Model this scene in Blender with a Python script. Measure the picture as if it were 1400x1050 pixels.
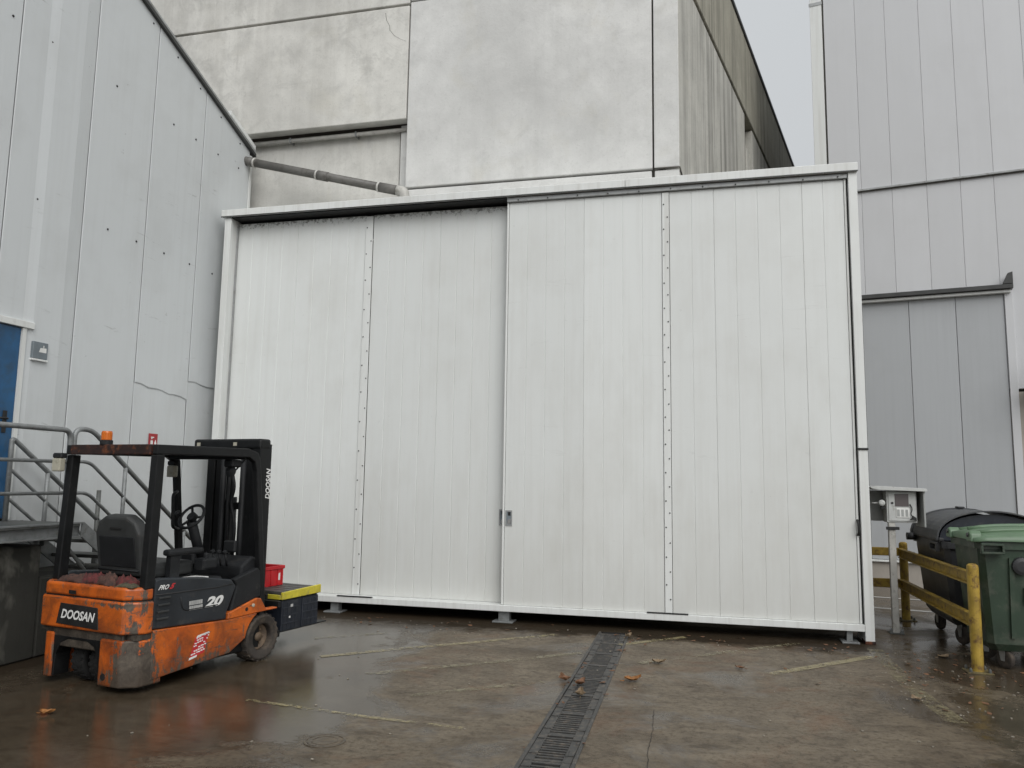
import bpy, bmesh, math, random
from mathutils import Vector, Matrix, noise as mnoise
R = math.radians
random.seed(7)
for o in list(bpy.data.objects):
    bpy.data.objects.remove(o)
scene = bpy.context.scene
C = scene.collection

# ------------------------------------------------------------------ camera, sky, sun, exposure
cam_d = bpy.data.cameras.new('camera')
cam_d.sensor_fit = 'HORIZONTAL'; cam_d.sensor_width = 36.0
cam_d.lens = 36.0 * 1075.377 / 1400.0
cam_d.clip_start = 0.05; cam_d.clip_end = 2000
cam = bpy.data.objects.new('camera', cam_d); C.objects.link(cam)
yaw, pitch, roll = 0.242089, 0.123140, 0.015593
fw = Vector((-math.sin(yaw)*math.cos(pitch), math.cos(yaw)*math.cos(pitch), math.sin(pitch)))
ri = Vector((math.cos(yaw), math.sin(yaw), 0)); up = ri.cross(fw)
r2 = math.cos(roll)*ri + math.sin(roll)*up
u2 = -math.sin(roll)*ri + math.cos(roll)*up
M = Matrix((r2, u2, -fw)).transposed().to_4x4()
M.translation = Vector((0, 0, 1.7))
cam.matrix_world = M
scene.camera = cam

SUN_EL, SUN_AZ = R(42), R(148)          # behind the camera, veiled by cloud
w = bpy.data.worlds.new('World'); scene.world = w; w.use_nodes = True
nt = w.node_tree; nt.nodes.clear()
wo = nt.nodes.new('ShaderNodeOutputWorld'); bg = nt.nodes.new('ShaderNodeBackground')
sky = nt.nodes.new('ShaderNodeTexSky'); sky.sky_type = 'NISHITA'; sky.sun_disc = False
sky.sun_elevation = SUN_EL; sky.sun_rotation = SUN_AZ; sky.dust_density = 4.0; sky.air_density = 1.0
hs = nt.nodes.new('ShaderNodeHueSaturation'); hs.inputs['Saturation'].default_value = 0.12
# a closed cloud cover: luminance rises smoothly towards the zenith (CIE overcast)
tc = nt.nodes.new('ShaderNodeTexCoord'); sx = nt.nodes.new('ShaderNodeSeparateXYZ')
mr = nt.nodes.new('ShaderNodeMapRange'); mr.inputs[1].default_value = 0; mr.inputs[2].default_value = 1
mr.inputs[3].default_value = 3.2; mr.inputs[4].default_value = 7.0
cl = nt.nodes.new('ShaderNodeMix'); cl.data_type = 'RGBA'
cl.inputs[0].default_value = 0.6
tint = nt.nodes.new('ShaderNodeVectorMath'); tint.operation = 'SCALE'
tint.inputs[0].default_value = (0.955, 1.0, 1.03)
cn = nt.nodes.new('ShaderNodeTexNoise'); cn.inputs['Scale'].default_value = 2.2; cn.inputs['Detail'].default_value = 4
cm = nt.nodes.new('ShaderNodeMapRange'); cm.inputs[3].default_value = 0.9; cm.inputs[4].default_value = 1.1
mm = nt.nodes.new('ShaderNodeMath'); mm.operation = 'MULTIPLY'
L = nt.links.new
L(tc.outputs['Generated'], sx.inputs[0]); L(sx.outputs['Z'], mr.inputs[0])
L(tc.outputs['Generated'], cn.inputs['Vector']); L(cn.outputs[0], cm.inputs[0])
L(mr.outputs[0], mm.inputs[0]); L(cm.outputs[0], mm.inputs[1]); L(mm.outputs[0], tint.inputs['Scale'])
L(sky.outputs[0], hs.inputs['Color']); L(hs.outputs[0], cl.inputs[6]); L(tint.outputs[0], cl.inputs[7])
L(cl.outputs[2], bg.inputs[0]); bg.inputs[1].default_value = 0.14
L(bg.outputs[0], wo.inputs[0])

sd = bpy.data.lights.new('sun', 'SUN'); sd.energy = 1.3; sd.angle = R(50); sd.color = (1, 0.985, 0.96)
sun = bpy.data.objects.new('sun', sd); C.objects.link(sun)
sdir = Vector((math.sin(SUN_AZ)*math.cos(SUN_EL), math.cos(SUN_AZ)*math.cos(SUN_EL), math.sin(SUN_EL)))
sun.rotation_euler = sdir.to_track_quat('Z', 'Y').to_euler()
sun.location = (0, -5, 20)

vs = scene.view_settings
vs.view_transform = 'Standard'; vs.look = 'None'; vs.gamma = 1; vs.use_curve_mapping = False
vs.exposure = 0.10

# ------------------------------------------------------------------ materials
MATS = {}
class NT:
    def __init__(s, name):
        s.m = bpy.data.materials.new(name); s.m.use_nodes = True
        s.t = s.m.node_tree; s.t.nodes.clear()
        s.out = s.n('ShaderNodeOutputMaterial'); s.b = s.n('ShaderNodeBsdfPrincipled')
        s.l(s.b.outputs[0], s.out.inputs[0]); MATS[name] = s.m
    def n(s, t): return s.t.nodes.new(t)
    def l(s, a, b): s.t.links.new(a, b)
    def pos(s, obj=False, scale=(1, 1, 1)):
        if obj: o = s.n('ShaderNodeTexCoord').outputs['Object']
        else: o = s.n('ShaderNodeNewGeometry').outputs['Position']
        if tuple(scale) == (1, 1, 1): return o
        v = s.n('ShaderNodeVectorMath'); v.operation = 'MULTIPLY'; v.inputs[1].default_value = scale
        s.l(o, v.inputs[0]); return v.outputs[0]
    def noise(s, vec, scale, detail=5, rough=.6, dist=0):
        q = s.n('ShaderNodeTexNoise'); q.inputs['Scale'].default_value = scale
        q.inputs['Detail'].default_value = detail; q.inputs['Roughness'].default_value = rough
        q.inputs['Distortion'].default_value = dist
        s.l(vec, q.inputs['Vector']); return q.outputs[0]
    def rng(s, v, a, b, c=0., d=1.):
        q = s.n('ShaderNodeMapRange'); q.inputs[1].default_value = a; q.inputs[2].default_value = b
        q.inputs[3].default_value = c; q.inputs[4].default_value = d; s.l(v, q.inputs[0]); return q.outputs[0]
    def mix(s, f, a, b):
        q = s.n('ShaderNodeMix'); q.data_type = 'RGBA'
        for k, v in ((0, f), (6, a), (7, b)):
            if isinstance(v, (int, float)): q.inputs[k].default_value = v
            elif isinstance(v, (tuple, list)): q.inputs[k].default_value = (*v[:3], 1)
            else: s.l(v, q.inputs[k])
        return q.outputs[2]
    def math(s, op, a, b=None):
        q = s.n('ShaderNodeMath'); q.operation = op
        for k, v in ((0, a), (1, b)):
            if v is None: continue
            if isinstance(v, (int, float)): q.inputs[k].default_value = v
            else: s.l(v, q.inputs[k])
        return q.outputs[0]
    def xyz(s, vec):
        q = s.n('ShaderNodeSeparateXYZ'); s.l(vec, q.inputs[0]); return q.outputs
    def bump(s, h, strength=.2, dist=.01):
        q = s.n('ShaderNodeBump'); q.inputs['Strength'].default_value = strength; q.inputs['Distance'].default_value = dist
        s.l(h, q.inputs['Height']); s.l(q.outputs[0], s.b.inputs['Normal'])
    def set(s, col=None, rough=None, metal=None, spec=None):
        for k, v in (('Base Color', col), ('Roughness', rough), ('Metallic', metal), ('Specular IOR Level', spec)):
            if v is None: continue
            if isinstance(v, (int, float)): s.b.inputs[k].default_value = v
            elif isinstance(v, (tuple, list)): s.b.inputs[k].default_value = (*v[:3], 1)
            else: s.l(v, s.b.inputs[k])
        return s.m
    def rand(s): return s.n('ShaderNodeObjectInfo').outputs['Random']

def plain(name, col, rough=.5, metal=0, var=.25, scale=6, dirt=None, dirt_t=(.58, .7), obj=False, bump=0, spec=None):
    """a plain surface with slight mottling and some dirt"""
    t = NT(name); p = t.pos(obj)
    n1 = t.noise(p, scale, 4)
    c = t.mix(t.rng(n1, .3, .7), tuple(x*(1-var) for x in col), tuple(min(1, x*(1+var*.5)) for x in col))
    if dirt:
        n2 = t.noise(p, scale*1.7, 6, .7)
        c = t.mix(t.rng(n2, *dirt_t), c, dirt)
    t.set(c, t.rng(n1, .2, .8, max(.05, rough-.1), min(1, rough+.12)), metal, spec)
    if bump: t.bump(t.noise(p, scale*8, 3), bump, .004)
    return t.m

def cladding(name, col, dirt, streak=.35, rough=.38, low=None, top=None, scuff=0):
    """painted steel sheet: faint vertical run-off streaks, oil-canning, per-sheet shade"""
    t = NT(name); p = t.pos()
    st = t.noise(t.pos(scale=(14, 14, .35)), 1.0, 5, .65)
    bl = t.noise(p, .9, 5, .6)
    sp = t.noise(p, 34, 4, .7)
    c = t.mix(t.rng(t.rand(), 0, 1), tuple(x*.96 for x in col), tuple(min(1, x*1.03) for x in col))
    c = t.mix(t.math('MULTIPLY', t.rng(st, .48, .8), streak), c, dirt)
    c = t.mix(t.math('MULTIPLY', t.rng(bl, .5, .8), .28), c, dirt)
    c = t.mix(t.math('MULTIPLY', t.rng(sp, .70, .78), .5), c, tuple(x*.35 for x in dirt))
    if scuff:
        s1 = t.noise(t.pos(scale=(1.5, 1.5, 9)), 1.1, 7, .75, .6); s2 = t.noise(p, .8, 3)
        c = t.mix(t.math('MULTIPLY', t.math('MULTIPLY', t.rng(s1, .60, .68), t.rng(s2, .5, .62)), scuff), c, tuple(x*.55 for x in dirt))
        s3 = t.noise(p, 7.0, 4, .6)
        c = t.mix(t.math('MULTIPLY', t.rng(s3, .70, .76), scuff*.8), c, tuple(x*.45 for x in dirt))
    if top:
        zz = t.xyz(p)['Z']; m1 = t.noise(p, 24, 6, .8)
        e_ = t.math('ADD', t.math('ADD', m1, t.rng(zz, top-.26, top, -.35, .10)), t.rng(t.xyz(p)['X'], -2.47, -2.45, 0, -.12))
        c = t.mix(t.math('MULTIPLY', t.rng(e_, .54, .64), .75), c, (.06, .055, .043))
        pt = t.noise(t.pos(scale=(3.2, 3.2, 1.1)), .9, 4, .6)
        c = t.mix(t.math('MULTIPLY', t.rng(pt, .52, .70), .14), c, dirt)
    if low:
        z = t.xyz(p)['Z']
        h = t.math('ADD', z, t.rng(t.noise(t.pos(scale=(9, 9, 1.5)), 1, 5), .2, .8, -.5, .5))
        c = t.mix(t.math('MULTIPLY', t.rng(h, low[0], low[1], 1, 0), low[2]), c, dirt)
    t.set(c, t.rng(bl, .2, .8, rough-.08, rough+.16))
    h = t.math('ADD', t.noise(t.pos(scale=(2.2, 2.2, .7)), 1, 2), t.math('MULTIPLY', t.noise(p, 60, 2), .03))
    t.bump(h, .38, .02)
    return t.m

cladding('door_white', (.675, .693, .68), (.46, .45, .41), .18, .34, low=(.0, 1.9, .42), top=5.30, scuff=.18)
cladding('frame_white', (.69, .705, .69), (.36, .34, .30), .4, .4)
cladding('left_cladding', (.565, .588, .595), (.36, .36, .345), .15, .36, low=(1.2, 3.0, .3), scuff=.6)
cladding('right_cladding', (.55, .557, .57), (.46, .46, .46), .14, .4)
cladding('right_gate_grey', (.40, .415, .428), (.28, .285, .29), .2, .42)

def concrete(name, base, dark, streaks=.0, warm=(.52, .50, .43), blot=.5):
    t = NT(name); p = t.pos()
    big = t.noise(p, .55, 6, .62, .3); mid = t.noise(p, 2.6, 6, .65); fine = t.noise(p, 26, 5, .7)
    c = t.mix(t.rng(big, .34, .66), tuple(x*.80 for x in base), tuple(min(1, x*1.10) for x in base))
    c = t.mix(t.math('MULTIPLY', t.rng(mid, .46, .72), blot), c, tuple(x*.72 for x in base))
    c = t.mix(t.math('MULTIPLY', t.rng(t.noise(p, 1.3, 4, .6, .6), .55, .72), .35), c, warm)
    c = t.mix(t.math('MULTIPLY', t.rng(fine, .55, .8), .35), c, dark)
    pa = t.noise(p, 1.7, 6, .75, .8)
    c = t.mix(t.math('MULTIPLY', t.rng(pa, .56, .64), blot*.45), c, tuple(x*.62 for x in base))
    pit = t.noise(p, 70, 2, .5)
    c = t.mix(t.math('MULTIPLY', t.rng(pit, .70, .76), .6), c, dark)
    if streaks:
        s1 = t.noise(t.pos(scale=(5, 5, .16)), 1, 7, .72)
        s2 = t.noise(p, .35, 3)
        f = t.math('MULTIPLY', t.rng(s1, .44, .68), t.rng(s2, .3, .62, .25, 1))
        c = t.mix(t.math('MULTIPLY', f, streaks), c, dark)
    t.set(c, .85)
    t.bump(t.math('ADD', t.math('MULTIPLY', mid, .6), t.math('MULTIPLY', fine, .35)), .35, .02)
    return t.m
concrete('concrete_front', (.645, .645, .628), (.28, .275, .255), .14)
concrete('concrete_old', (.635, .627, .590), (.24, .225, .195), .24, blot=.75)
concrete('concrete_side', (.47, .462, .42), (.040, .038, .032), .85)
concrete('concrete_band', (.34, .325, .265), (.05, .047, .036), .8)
concrete('concrete_plinth', (.036, .035, .029), (.018, .018, .014), .7)  # near-black base colour over the whole plinth, with darker streaks

# wet yard concrete
t = NT('wet_yard'); p = t.pos()
big = t.noise(p, .45, 6, .6, .4); mid = t.noise(p, 2.2, 7, .72, .3); fine = t.noise(p, 22, 6, .78); gr = t.noise(p, 110, 4, .75)
sw = t.noise(t.pos(scale=(.9, 2.6, 1)), 1.1, 7, .74, 1.2); sw2 = t.noise(t.pos(scale=(1, 1.8, 1)), 3.2, 7, .78, 1.0)
c = t.mix(t.rng(big, .3, .7), (.100, .077, .050), (.174, .143, .102))
c = t.mix(t.math('MULTIPLY', t.rng(mid, .44, .66), .65), c, (.058, .043, .029))
c = t.mix(t.math('MULTIPLY', t.rng(sw, .50, .68), .55), c, (.222, .182, .132))
c = t.mix(t.math('MULTIPLY', t.rng(sw2, .50, .62), .6), c, (.042, .030, .019))
c = t.mix(t.math('MULTIPLY', t.rng(fine, .50, .62), .6), c, (.036, .027, .018))
c = t.mix(t.math('MULTIPLY', t.rng(t.noise(p, .9, 6, .72, 1.), .53, .70), .55), c, (.135, .062, .028))
c = t.mix(t.math('MULTIPLY', t.rng(gr, .58, .68), .5), c, (.24, .21, .165))
wet = t.noise(p, .62, 6, .66, .5)
x = t.xyz(p)
side_l = t.rng(x['X'], -3.7, -2.3, 1, 0); side_r = t.rng(x['X'], 1.2, 2.3, 0, 1)
wetm = t.math('ADD', wet, t.math('ADD', t.math('MULTIPLY', side_l, .25), t.math('MULTIPLY', side_r, .18)))
wm = t.rng(t.math('ADD', t.math('SUBTRACT', wetm, .025), t.math('MULTIPLY', t.math('SUBTRACT', fine, .5), .16)), .50, .60)
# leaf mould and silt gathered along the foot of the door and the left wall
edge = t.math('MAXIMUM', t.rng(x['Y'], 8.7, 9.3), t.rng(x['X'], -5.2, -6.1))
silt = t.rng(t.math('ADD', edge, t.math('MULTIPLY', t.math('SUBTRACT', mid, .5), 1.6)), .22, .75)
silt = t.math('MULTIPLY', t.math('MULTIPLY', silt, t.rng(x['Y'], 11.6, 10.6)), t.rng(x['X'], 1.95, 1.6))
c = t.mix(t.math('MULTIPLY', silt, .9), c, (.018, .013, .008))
c = t.mix(t.math('MULTIPLY', wm, .6), c, (.030, .021, .013))
rg = t.math('ADD', t.rng(wm, 0, 1, .46, .15), t.math('MULTIPLY', t.rng(fine, .3, .7, -.05, .10), t.rng(wm, 0, 1, 1, .4)))
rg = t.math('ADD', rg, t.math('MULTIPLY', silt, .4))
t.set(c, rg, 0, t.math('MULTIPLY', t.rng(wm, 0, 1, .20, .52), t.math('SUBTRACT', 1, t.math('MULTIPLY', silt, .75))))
hh = t.math('ADD', t.math('MULTIPLY', fine, t.rng(wm, 0, 1, 1.0, .12)), t.math('MULTIPLY', mid, t.rng(wm, 0, 1, .6, .3)))
t.bump(t.math('ADD', hh, t.math('MULTIPLY', gr, t.rng(wm, 0, 1, .25, .05))), .42, .012)

# worn paint markings
def worn_paint(name, col, th):
    t = NT(name); p = t.pos()
    n1 = t.noise(p, 16, 6, .8, .4); n2 = t.noise(p, 2.4, 4, .6)
    a = t.math('MULTIPLY', t.rng(t.math('ADD', n1, t.math('MULTIPLY', n2, .6)), th, th+.16), .8)
    t.set(t.mix(t.rng(n2, .3, .7), col, tuple(v*.6 for v in col)), .35)
    t.l(a, t.b.inputs['Alpha']); return t.m
worn_paint('worn_yellow', (.38, .32, .165), .70)
worn_paint('worn_yellow_faint', (.30, .26, .155), .75)
worn_paint('worn_white', (.62, .62, .60), .45)

plain('galvanised', (.24, .25, .25), .5, .35, .3, 9, (.12, .11, .10), (.56, .75), bump=.15)
plain('galvanised_dark', (.10, .105, .10), .55, .2, .35, 5, (.05, .045, .035), (.5, .7), bump=.15)
plain('grey_trim', (.34, .35, .35), .45, .2, .2, 5, (.16, .15, .13), (.55, .75))
plain('dark_seal', (.012, .012, .012), .6, 0, .3, 9)
plain('dark_gutter', (.055, .056, .055), .5, .2, .3, 5)
plain('pvc_grey', (.135, .13, .12), .5, 0, .3, 4, (.07, .065, .055), (.5, .7))
plain('pale_pipe', (.45, .44, .41), .5, 0, .25, 6, (.2, .19, .16), (.55, .7))
plain('pale_collar', (.50, .49, .46), .45, 0, .2, 6)
plain('joint_dark', (.085, .08, .07), .9, 0, .3, 5)
plain('steel_cup', (.55, .55, .54), .22, .9, .2, 9)
plain('sign_red', (.33, .016, .022), .4, 0, .15, 9)
plain('white_print', (.74, .74, .72), .5, 0, .1, 9)
plain('red_print', (.52, .03, .035), .5, 0, .2, 9)
plain('grey_print', (.40, .40, .39), .5, 0, .2, 9)
plain('plate_grey', (.17, .20, .22), .45, .1, .15, 9)
plain('blue_door', (.012, .085, .20), .38, 0, .3, 3, (.02, .05, .09), (.5, .75))
plain('black_paint', (.0085, .009, .0095), .48, 0, .4, 7, (.035, .032, .029), (.62, .76), obj=True, bump=.1, spec=.3)
plain('black_plastic', (.014, .015, .0165), .55, 0, .35, 5, (.038, .036, .033), (.57, .77), obj=True, bump=.1, spec=.32)
plain('side_cover_grey', (.022, .026, .031), .42, 0, .3, 4, (.055, .053, .05), (.56, .76), obj=True)
plain('rubber', (.036, .030, .025), .85, 0, .35, 6, (.10, .078, .058), (.45, .7), obj=True, bump=.4)
plain('rubber_dark', (.010, .010, .010), .8, 0, .3, 6, obj=True)
plain('rim_dirty', (.12, .088, .062), .65, .1, .4, 8, (.19, .13, .08), (.45, .7), obj=True)
plain('seat_vinyl', (.034, .036, .036), .55, 0, .3, 8, (.05, .045, .04), (.56, .75), obj=True)
plain('lamp_lens', (.42, .40, .32), .3, 0, .2, 9)
plain('rusty_bar', (.030, .014, .012), .65, .2, .5, 10, (.16, .05, .018), (.50, .66), obj=True, bump=.2)
plain('rag_red', (.115, .022, .022), .9, 0, .4, 14, (.04, .02, .017), (.45, .65))
plain('rag_brown', (.085, .040, .030), .9, 0, .4, 14, (.03, .02, .017), (.45, .65))
plain('rag_khaki', (.085, .075, .045), .9, 0, .4, 14, (.03, .028, .02), (.45, .65))
plain('box_dark', (.016, .020, .029), .4, 0, .3, 6, (.04, .042, .046), (.55, .75))
plain('lid_slat', (.060, .060, .058), .5, 0, .3, 8, (.10, .095, .085), (.5, .7))
plain('yellow_edge', (.55, .47, .04), .45, 0, .2, 8, (.28, .24, .08), (.55, .7))
plain('crate_red', (.50, .012, .018), .38, 0, .2, 8)
plain('barrier_yellow', (.36, .24, .034), .55, .0, .35, 7, (.10, .05, .018), (.50, .66), bump=.2)
plain('barrier_base', (.15, .12, .05), .6, .2, .4, 8, (.05, .035, .02), (.45, .65))
plain('bin_dark', (.033, .034, .036), .45, 0, .3, 4, (.055, .05, .045), (.55, .75))
plain('bin_lid_dark', (.055, .058, .062), .42, 0, .25, 3, (.09, .088, .08), (.5, .75))
plain('bin_green', (.026, .048, .029), .5, 0, .3, 3, (.085, .092, .07), (.48, .72))
plain('bin_lid_green', (.105, .175, .10), .42, 0, .2, 3, (.10, .16, .10), (.5, .75))
plain('caster_steel', (.35, .35, .34), .4, .7, .3, 9)
plain('cabinet_paint', (.50, .51, .495), .45, 0, .15, 7, (.22, .20, .17), (.60, .75))
plain('cabinet_shade', (.33, .34, .33), .45, 0, .15, 7, (.18, .17, .15), (.58, .75))
plain('cast_iron', (.040, .039, .037), .5, .0, .4, 9, (.12, .10, .08), (.5, .7), bump=.3)
plain('leaf_orange', (.27, .115, .03), .6, 0, .4, 30)
plain('leaf_brown', (.15, .07, .032), .65, 0, .4, 30)
plain('leaf_pale', (.21, .15, .09), .65, 0, .4, 30)
plain('manhole_ring', (.125, .102, .074), .42, 0, .5, 18, (.045, .034, .024), (.42, .62), spec=.3)
plain('crack_brown', (.028, .021, .015), .7, 0, .3, 20)
plain('grit_pale', (.24, .215, .175), .7, 0, .4, 30)
plain('beige_wall', (.36, .33, .29), .8, 0, .15, 3)
tt = NT('beacon_amber'); tt.set((.72, .17, .01), .2); tt.b.inputs['Transmission Weight'].default_value = .3
tt = NT('cabinet_glass'); tt.set((.10, .085, .085), .08, 0, .6)

plain('scuffed_metal', (.055, .046, .038), .55, .2, .4, 8, (.12, .10, .078), (.48, .68), obj=True, bump=.2)
# forklift orange, chipped and scuffed; the bare patch at the rear right corner has its own shape
t = NT('worn_orange'); p = t.pos(True)
n1 = t.noise(p, 3.2, 5); n2 = t.noise(p, 13, 7, .75, .5); n3 = t.noise(t.pos(True, (3, 3, 22)), 1.6, 5, .7)
c = t.mix(t.rng(n1, .3, .7), (.44, .085, .012), (.60, .135, .016))
x = t.xyz(p)
c = t.mix(t.math('MULTIPLY', t.rng(t.noise(p, 5, 6, .75), .45, .7), .65), c, (.15, .042, .016))
corner = t.math('MULTIPLY', t.rng(x['X'], .30, .47), t.rng(x['Y'], -1.20, -1.33))
sb = t.math('MULTIPLY', t.rng(t.math('ABSOLUTE', t.math('SUBTRACT', x['Z'], .675)), .045, .0), t.math('MULTIPLY', t.rng(x['X'], -.12, .05), t.rng(x['Y'], -1.40, -1.45)))
cz = t.math('MULTIPLY', corner, t.rng(x['Z'], .80, .25, .08, .20))
lowz = t.rng(x['Z'], .45, .12, 0, .10)
n4 = t.noise(t.pos(True, (16, 16, 2.6)), 1.0, 6, .7)
chip = t.math('ADD', t.math('ADD', t.math('MULTIPLY', t.math('ADD', n2, n4), .5), t.math('ADD', cz, t.math('MULTIPLY', sb, .13))), lowz)
f = t.rng(chip, .60, .64)
f2 = t.math('MULTIPLY', t.rng(n3, .60, .65), .85)
n5 = t.noise(p, 2.4, 6, .75, .6)
bare = t.mix(t.rng(n2, .4, .75), (.045, .036, .028), (.14, .115, .088))
c = t.mix(t.math('MULTIPLY', t.rng(n5, .46, .62), .62), c, (.075, .028, .015))
c = t.mix(t.math('MAXIMUM', f, f2), c, bare)
c = t.mix(t.math('MULTIPLY', t.rng(t.math('ADD', x['Z'], t.math('MULTIPLY', n4, .25)), .36, .16), .75), c, (.045, .030, .018))
t.set(c, t.rng(f, 0, 1, .36, .7))
t.bump(t.math('ADD', t.math('MULTIPLY', f, -.6), t.math('MULTIPLY', n2, .15)), .35, .006)

# ------------------------------------------------------------------ mesh helpers
class MB:
    """collects shapes into one mesh"""
    def __init__(s): s.bm = bmesh.new()
    def _merge(s, b):
        me = bpy.data.meshes.new('tmp'); b.to_mesh(me); b.free(); s.bm.from_mesh(me); bpy.data.meshes.remove(me)
    def box(s, x0, x1, y0, y1, z0, z1, bev=0, mat=None, seg=1):
        b = bmesh.new(); bmesh.ops.create_cube(b, size=1)
        for v in b.verts:
            v.co = Vector(((x0+x1)/2+v.co.x*(x1-x0), (y0+y1)/2+v.co.y*(y1-y0), (z0+z1)/2+v.co.z*(z1-z0)))
        if bev: bmesh.ops.bevel(b, geom=b.edges[:], offset=bev, segments=seg, profile=.5, affect='EDGES')
        if mat is not None: b.transform(mat)
        s._merge(b); return s
    def prism(s, poly, axis, a, b_, bev=0, seg=1, mat=None):
        """extrude a 2-D outline along an axis: 'x' takes (y,z), 'y' takes (x,z), 'z' takes (x,y)"""
        b = bmesh.new()
        def P(u, v, h): return {'x': (h, u, v), 'y': (u, h, v), 'z': (u, v, h)}[axis]
        lo = [b.verts.new(P(u, v, a)) for u, v in poly]; hi = [b.verts.new(P(u, v, b_)) for u, v in poly]
        b.faces.new(lo); b.faces.new(hi[::-1]); n = len(poly)
        for i in range(n): b.faces.new((lo[i], hi[i], hi[(i+1) % n], lo[(i+1) % n]))
        bmesh.ops.recalc_face_normals(b, faces=b.faces[:])
        if bev:
            ed = [e for e in b.edges if len(e.link_faces) == 2 and e.calc_face_angle() > .35]
            bmesh.ops.bevel(b, geom=ed, offset=bev, segments=seg, profile=.5, affect='EDGES')
        if mat is not None: b.transform(mat)
        s._merge(b); return s
    def tube(s, pts, r, n=10, cap=True, taper=None):
        pts = [Vector(q) for q in pts]; b = bmesh.new(); rings = []
        T = []
        for i in range(len(pts)):
            d = (pts[min(i+1, len(pts)-1)]-pts[i]).normalized() + (pts[i]-pts[max(i-1, 0)]).normalized()
            T.append(d.normalized())
        ref = Vector((0, 0, 1)) if abs(T[0].z) < .9 else Vector((1, 0, 0))
        a = T[0].cross(ref).normalized()
        for i, q in enumerate(pts):
            a = (a - T[i]*a.dot(T[i])).normalized(); c_ = T[i].cross(a)
            rr = r if taper is None else taper[i]
            rings.append([b.verts.new(q+(a*math.cos(2*math.pi*k/n)+c_*math.sin(2*math.pi*k/n))*rr) for k in range(n)])
        for i in range(len(rings)-1):
            for k in range(n):
                f = b.faces.new((rings[i][k], rings[i+1][k], rings[i+1][(k+1) % n], rings[i][(k+1) % n])); f.smooth = True
        if cap: b.faces.new(rings[0]); b.faces.new(rings[-1][::-1])
        bmesh.ops.recalc_face_normals(b, faces=b.faces[:])
        s._merge(b); return s
    def lathe(s, prof, axis_o, axis_d, n=24, ring=False):
        """prof: (radius, height along the axis)"""
        d = Vector(axis_d).normalized(); ref = Vector((0, 0, 1)) if abs(d.z) < .9 else Vector((1, 0, 0))
        a = d.cross(ref).normalized(); c_ = d.cross(a); o = Vector(axis_o); b = bmesh.new(); rings_ = 0; rings = []
        for r, h in prof:
            rings.append([b.verts.new(o+d*h+(a*math.cos(2*math.pi*k/n)+c_*math.sin(2*math.pi*k/n))*max(r, .0005)) for k in range(n)])
        for i in range(len(rings)-1):
            for k in range(n):
                f = b.faces.new((rings[i][k], rings[i+1][k], rings[i+1][(k+1) % n], rings[i][(k+1) % n])); f.smooth = len(prof) > 5
        if ring:
            for k in range(n): b.faces.new((rings[-1][k], rings[0][k], rings[0][(k+1) % n], rings[-1][(k+1) % n]))
        else:
            b.faces.new(rings[0]); b.faces.new(rings[-1][::-1])
        bmesh.ops.recalc_face_normals(b, faces=b.faces[:])
        s._merge(b); return s
    def mesh(s, vs_, fs):
        vv = [s.bm.verts.new(q) for q in vs_]
        for f in fs: s.bm.faces.new([vv[i] for i in f])
        return s
    def xf(s, mat): s.bm.transform(mat); return s
    def build(s, name, mat, parent=None, world=False):
        """world=True: the coordinates are world ones, the parent only carries the part"""
        me = bpy.data.meshes.new(name)
        bmesh.ops.recalc_face_normals(s.bm, faces=s.bm.faces[:]) if False else None
        s.bm.to_mesh(me); s.bm.free()
        me.materials.append(MATS[mat])
        o = bpy.data.objects.new(name, me); C.objects.link(o)
        if parent is not None:
            o.parent = parent
            if world: o.matrix_parent_inverse = WORLD_INV[parent.name]
        return o
WORLD_INV = {}
def tag(o, label=None, cat=None, group=None, kind=None):
    for k, v in (('label', label), ('category', cat), ('group', group), ('kind', kind)):
        if v: o[k] = v
    return o
def thing(name, label, cat, loc=(0, 0, 0), rz=0, group=None):
    o = bpy.data.objects.new(name, None); C.objects.link(o); o.empty_display_size = .2
    o.location = loc; o.rotation_euler = (0, 0, rz)
    WORLD_INV[o.name] = (Matrix.Translation(Vector(loc)) @ Matrix.Rotation(rz, 4, 'Z')).inverted()
    return tag(o, label, cat, group)
def struct(o, label=None): return tag(o, label, kind='structure')
def child_frame(part):
    """lets sub-parts of a world-built part use world coordinates too"""
    WORLD_INV[part.name] = WORLD_INV.get(part.parent.name, Matrix()) if False else Matrix()
    return part
def sub(mb, name, mat, part):
    """a sub-part built in the same coordinates as its part"""
    o = mb.build(name, mat, part); return o
def copy_part(src, parent, loc=None, mat=None):
    c_ = src.copy(); C.objects.link(c_); c_.parent = parent
    if mat is not None: c_.matrix_local = mat
    return c_
def roundpath(pts, r, n=5):
    pts = [Vector(q) for q in pts]; out = [pts[0]]
    for i in range(1, len(pts)-1):
        a, b, c_ = pts[i-1], pts[i], pts[i+1]
        d1 = (a-b); d2 = (c_-b); k = min(r, d1.length*.45, d2.length*.45)
        p1 = b+d1.normalized()*k; p2 = b+d2.normalized()*k
        for j in range(n+1):
            s_ = j/n; out.append(p1.lerp(b, s_).lerp(b.lerp(p2, s_), s_))
    out.append(pts[-1]); return out
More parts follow.
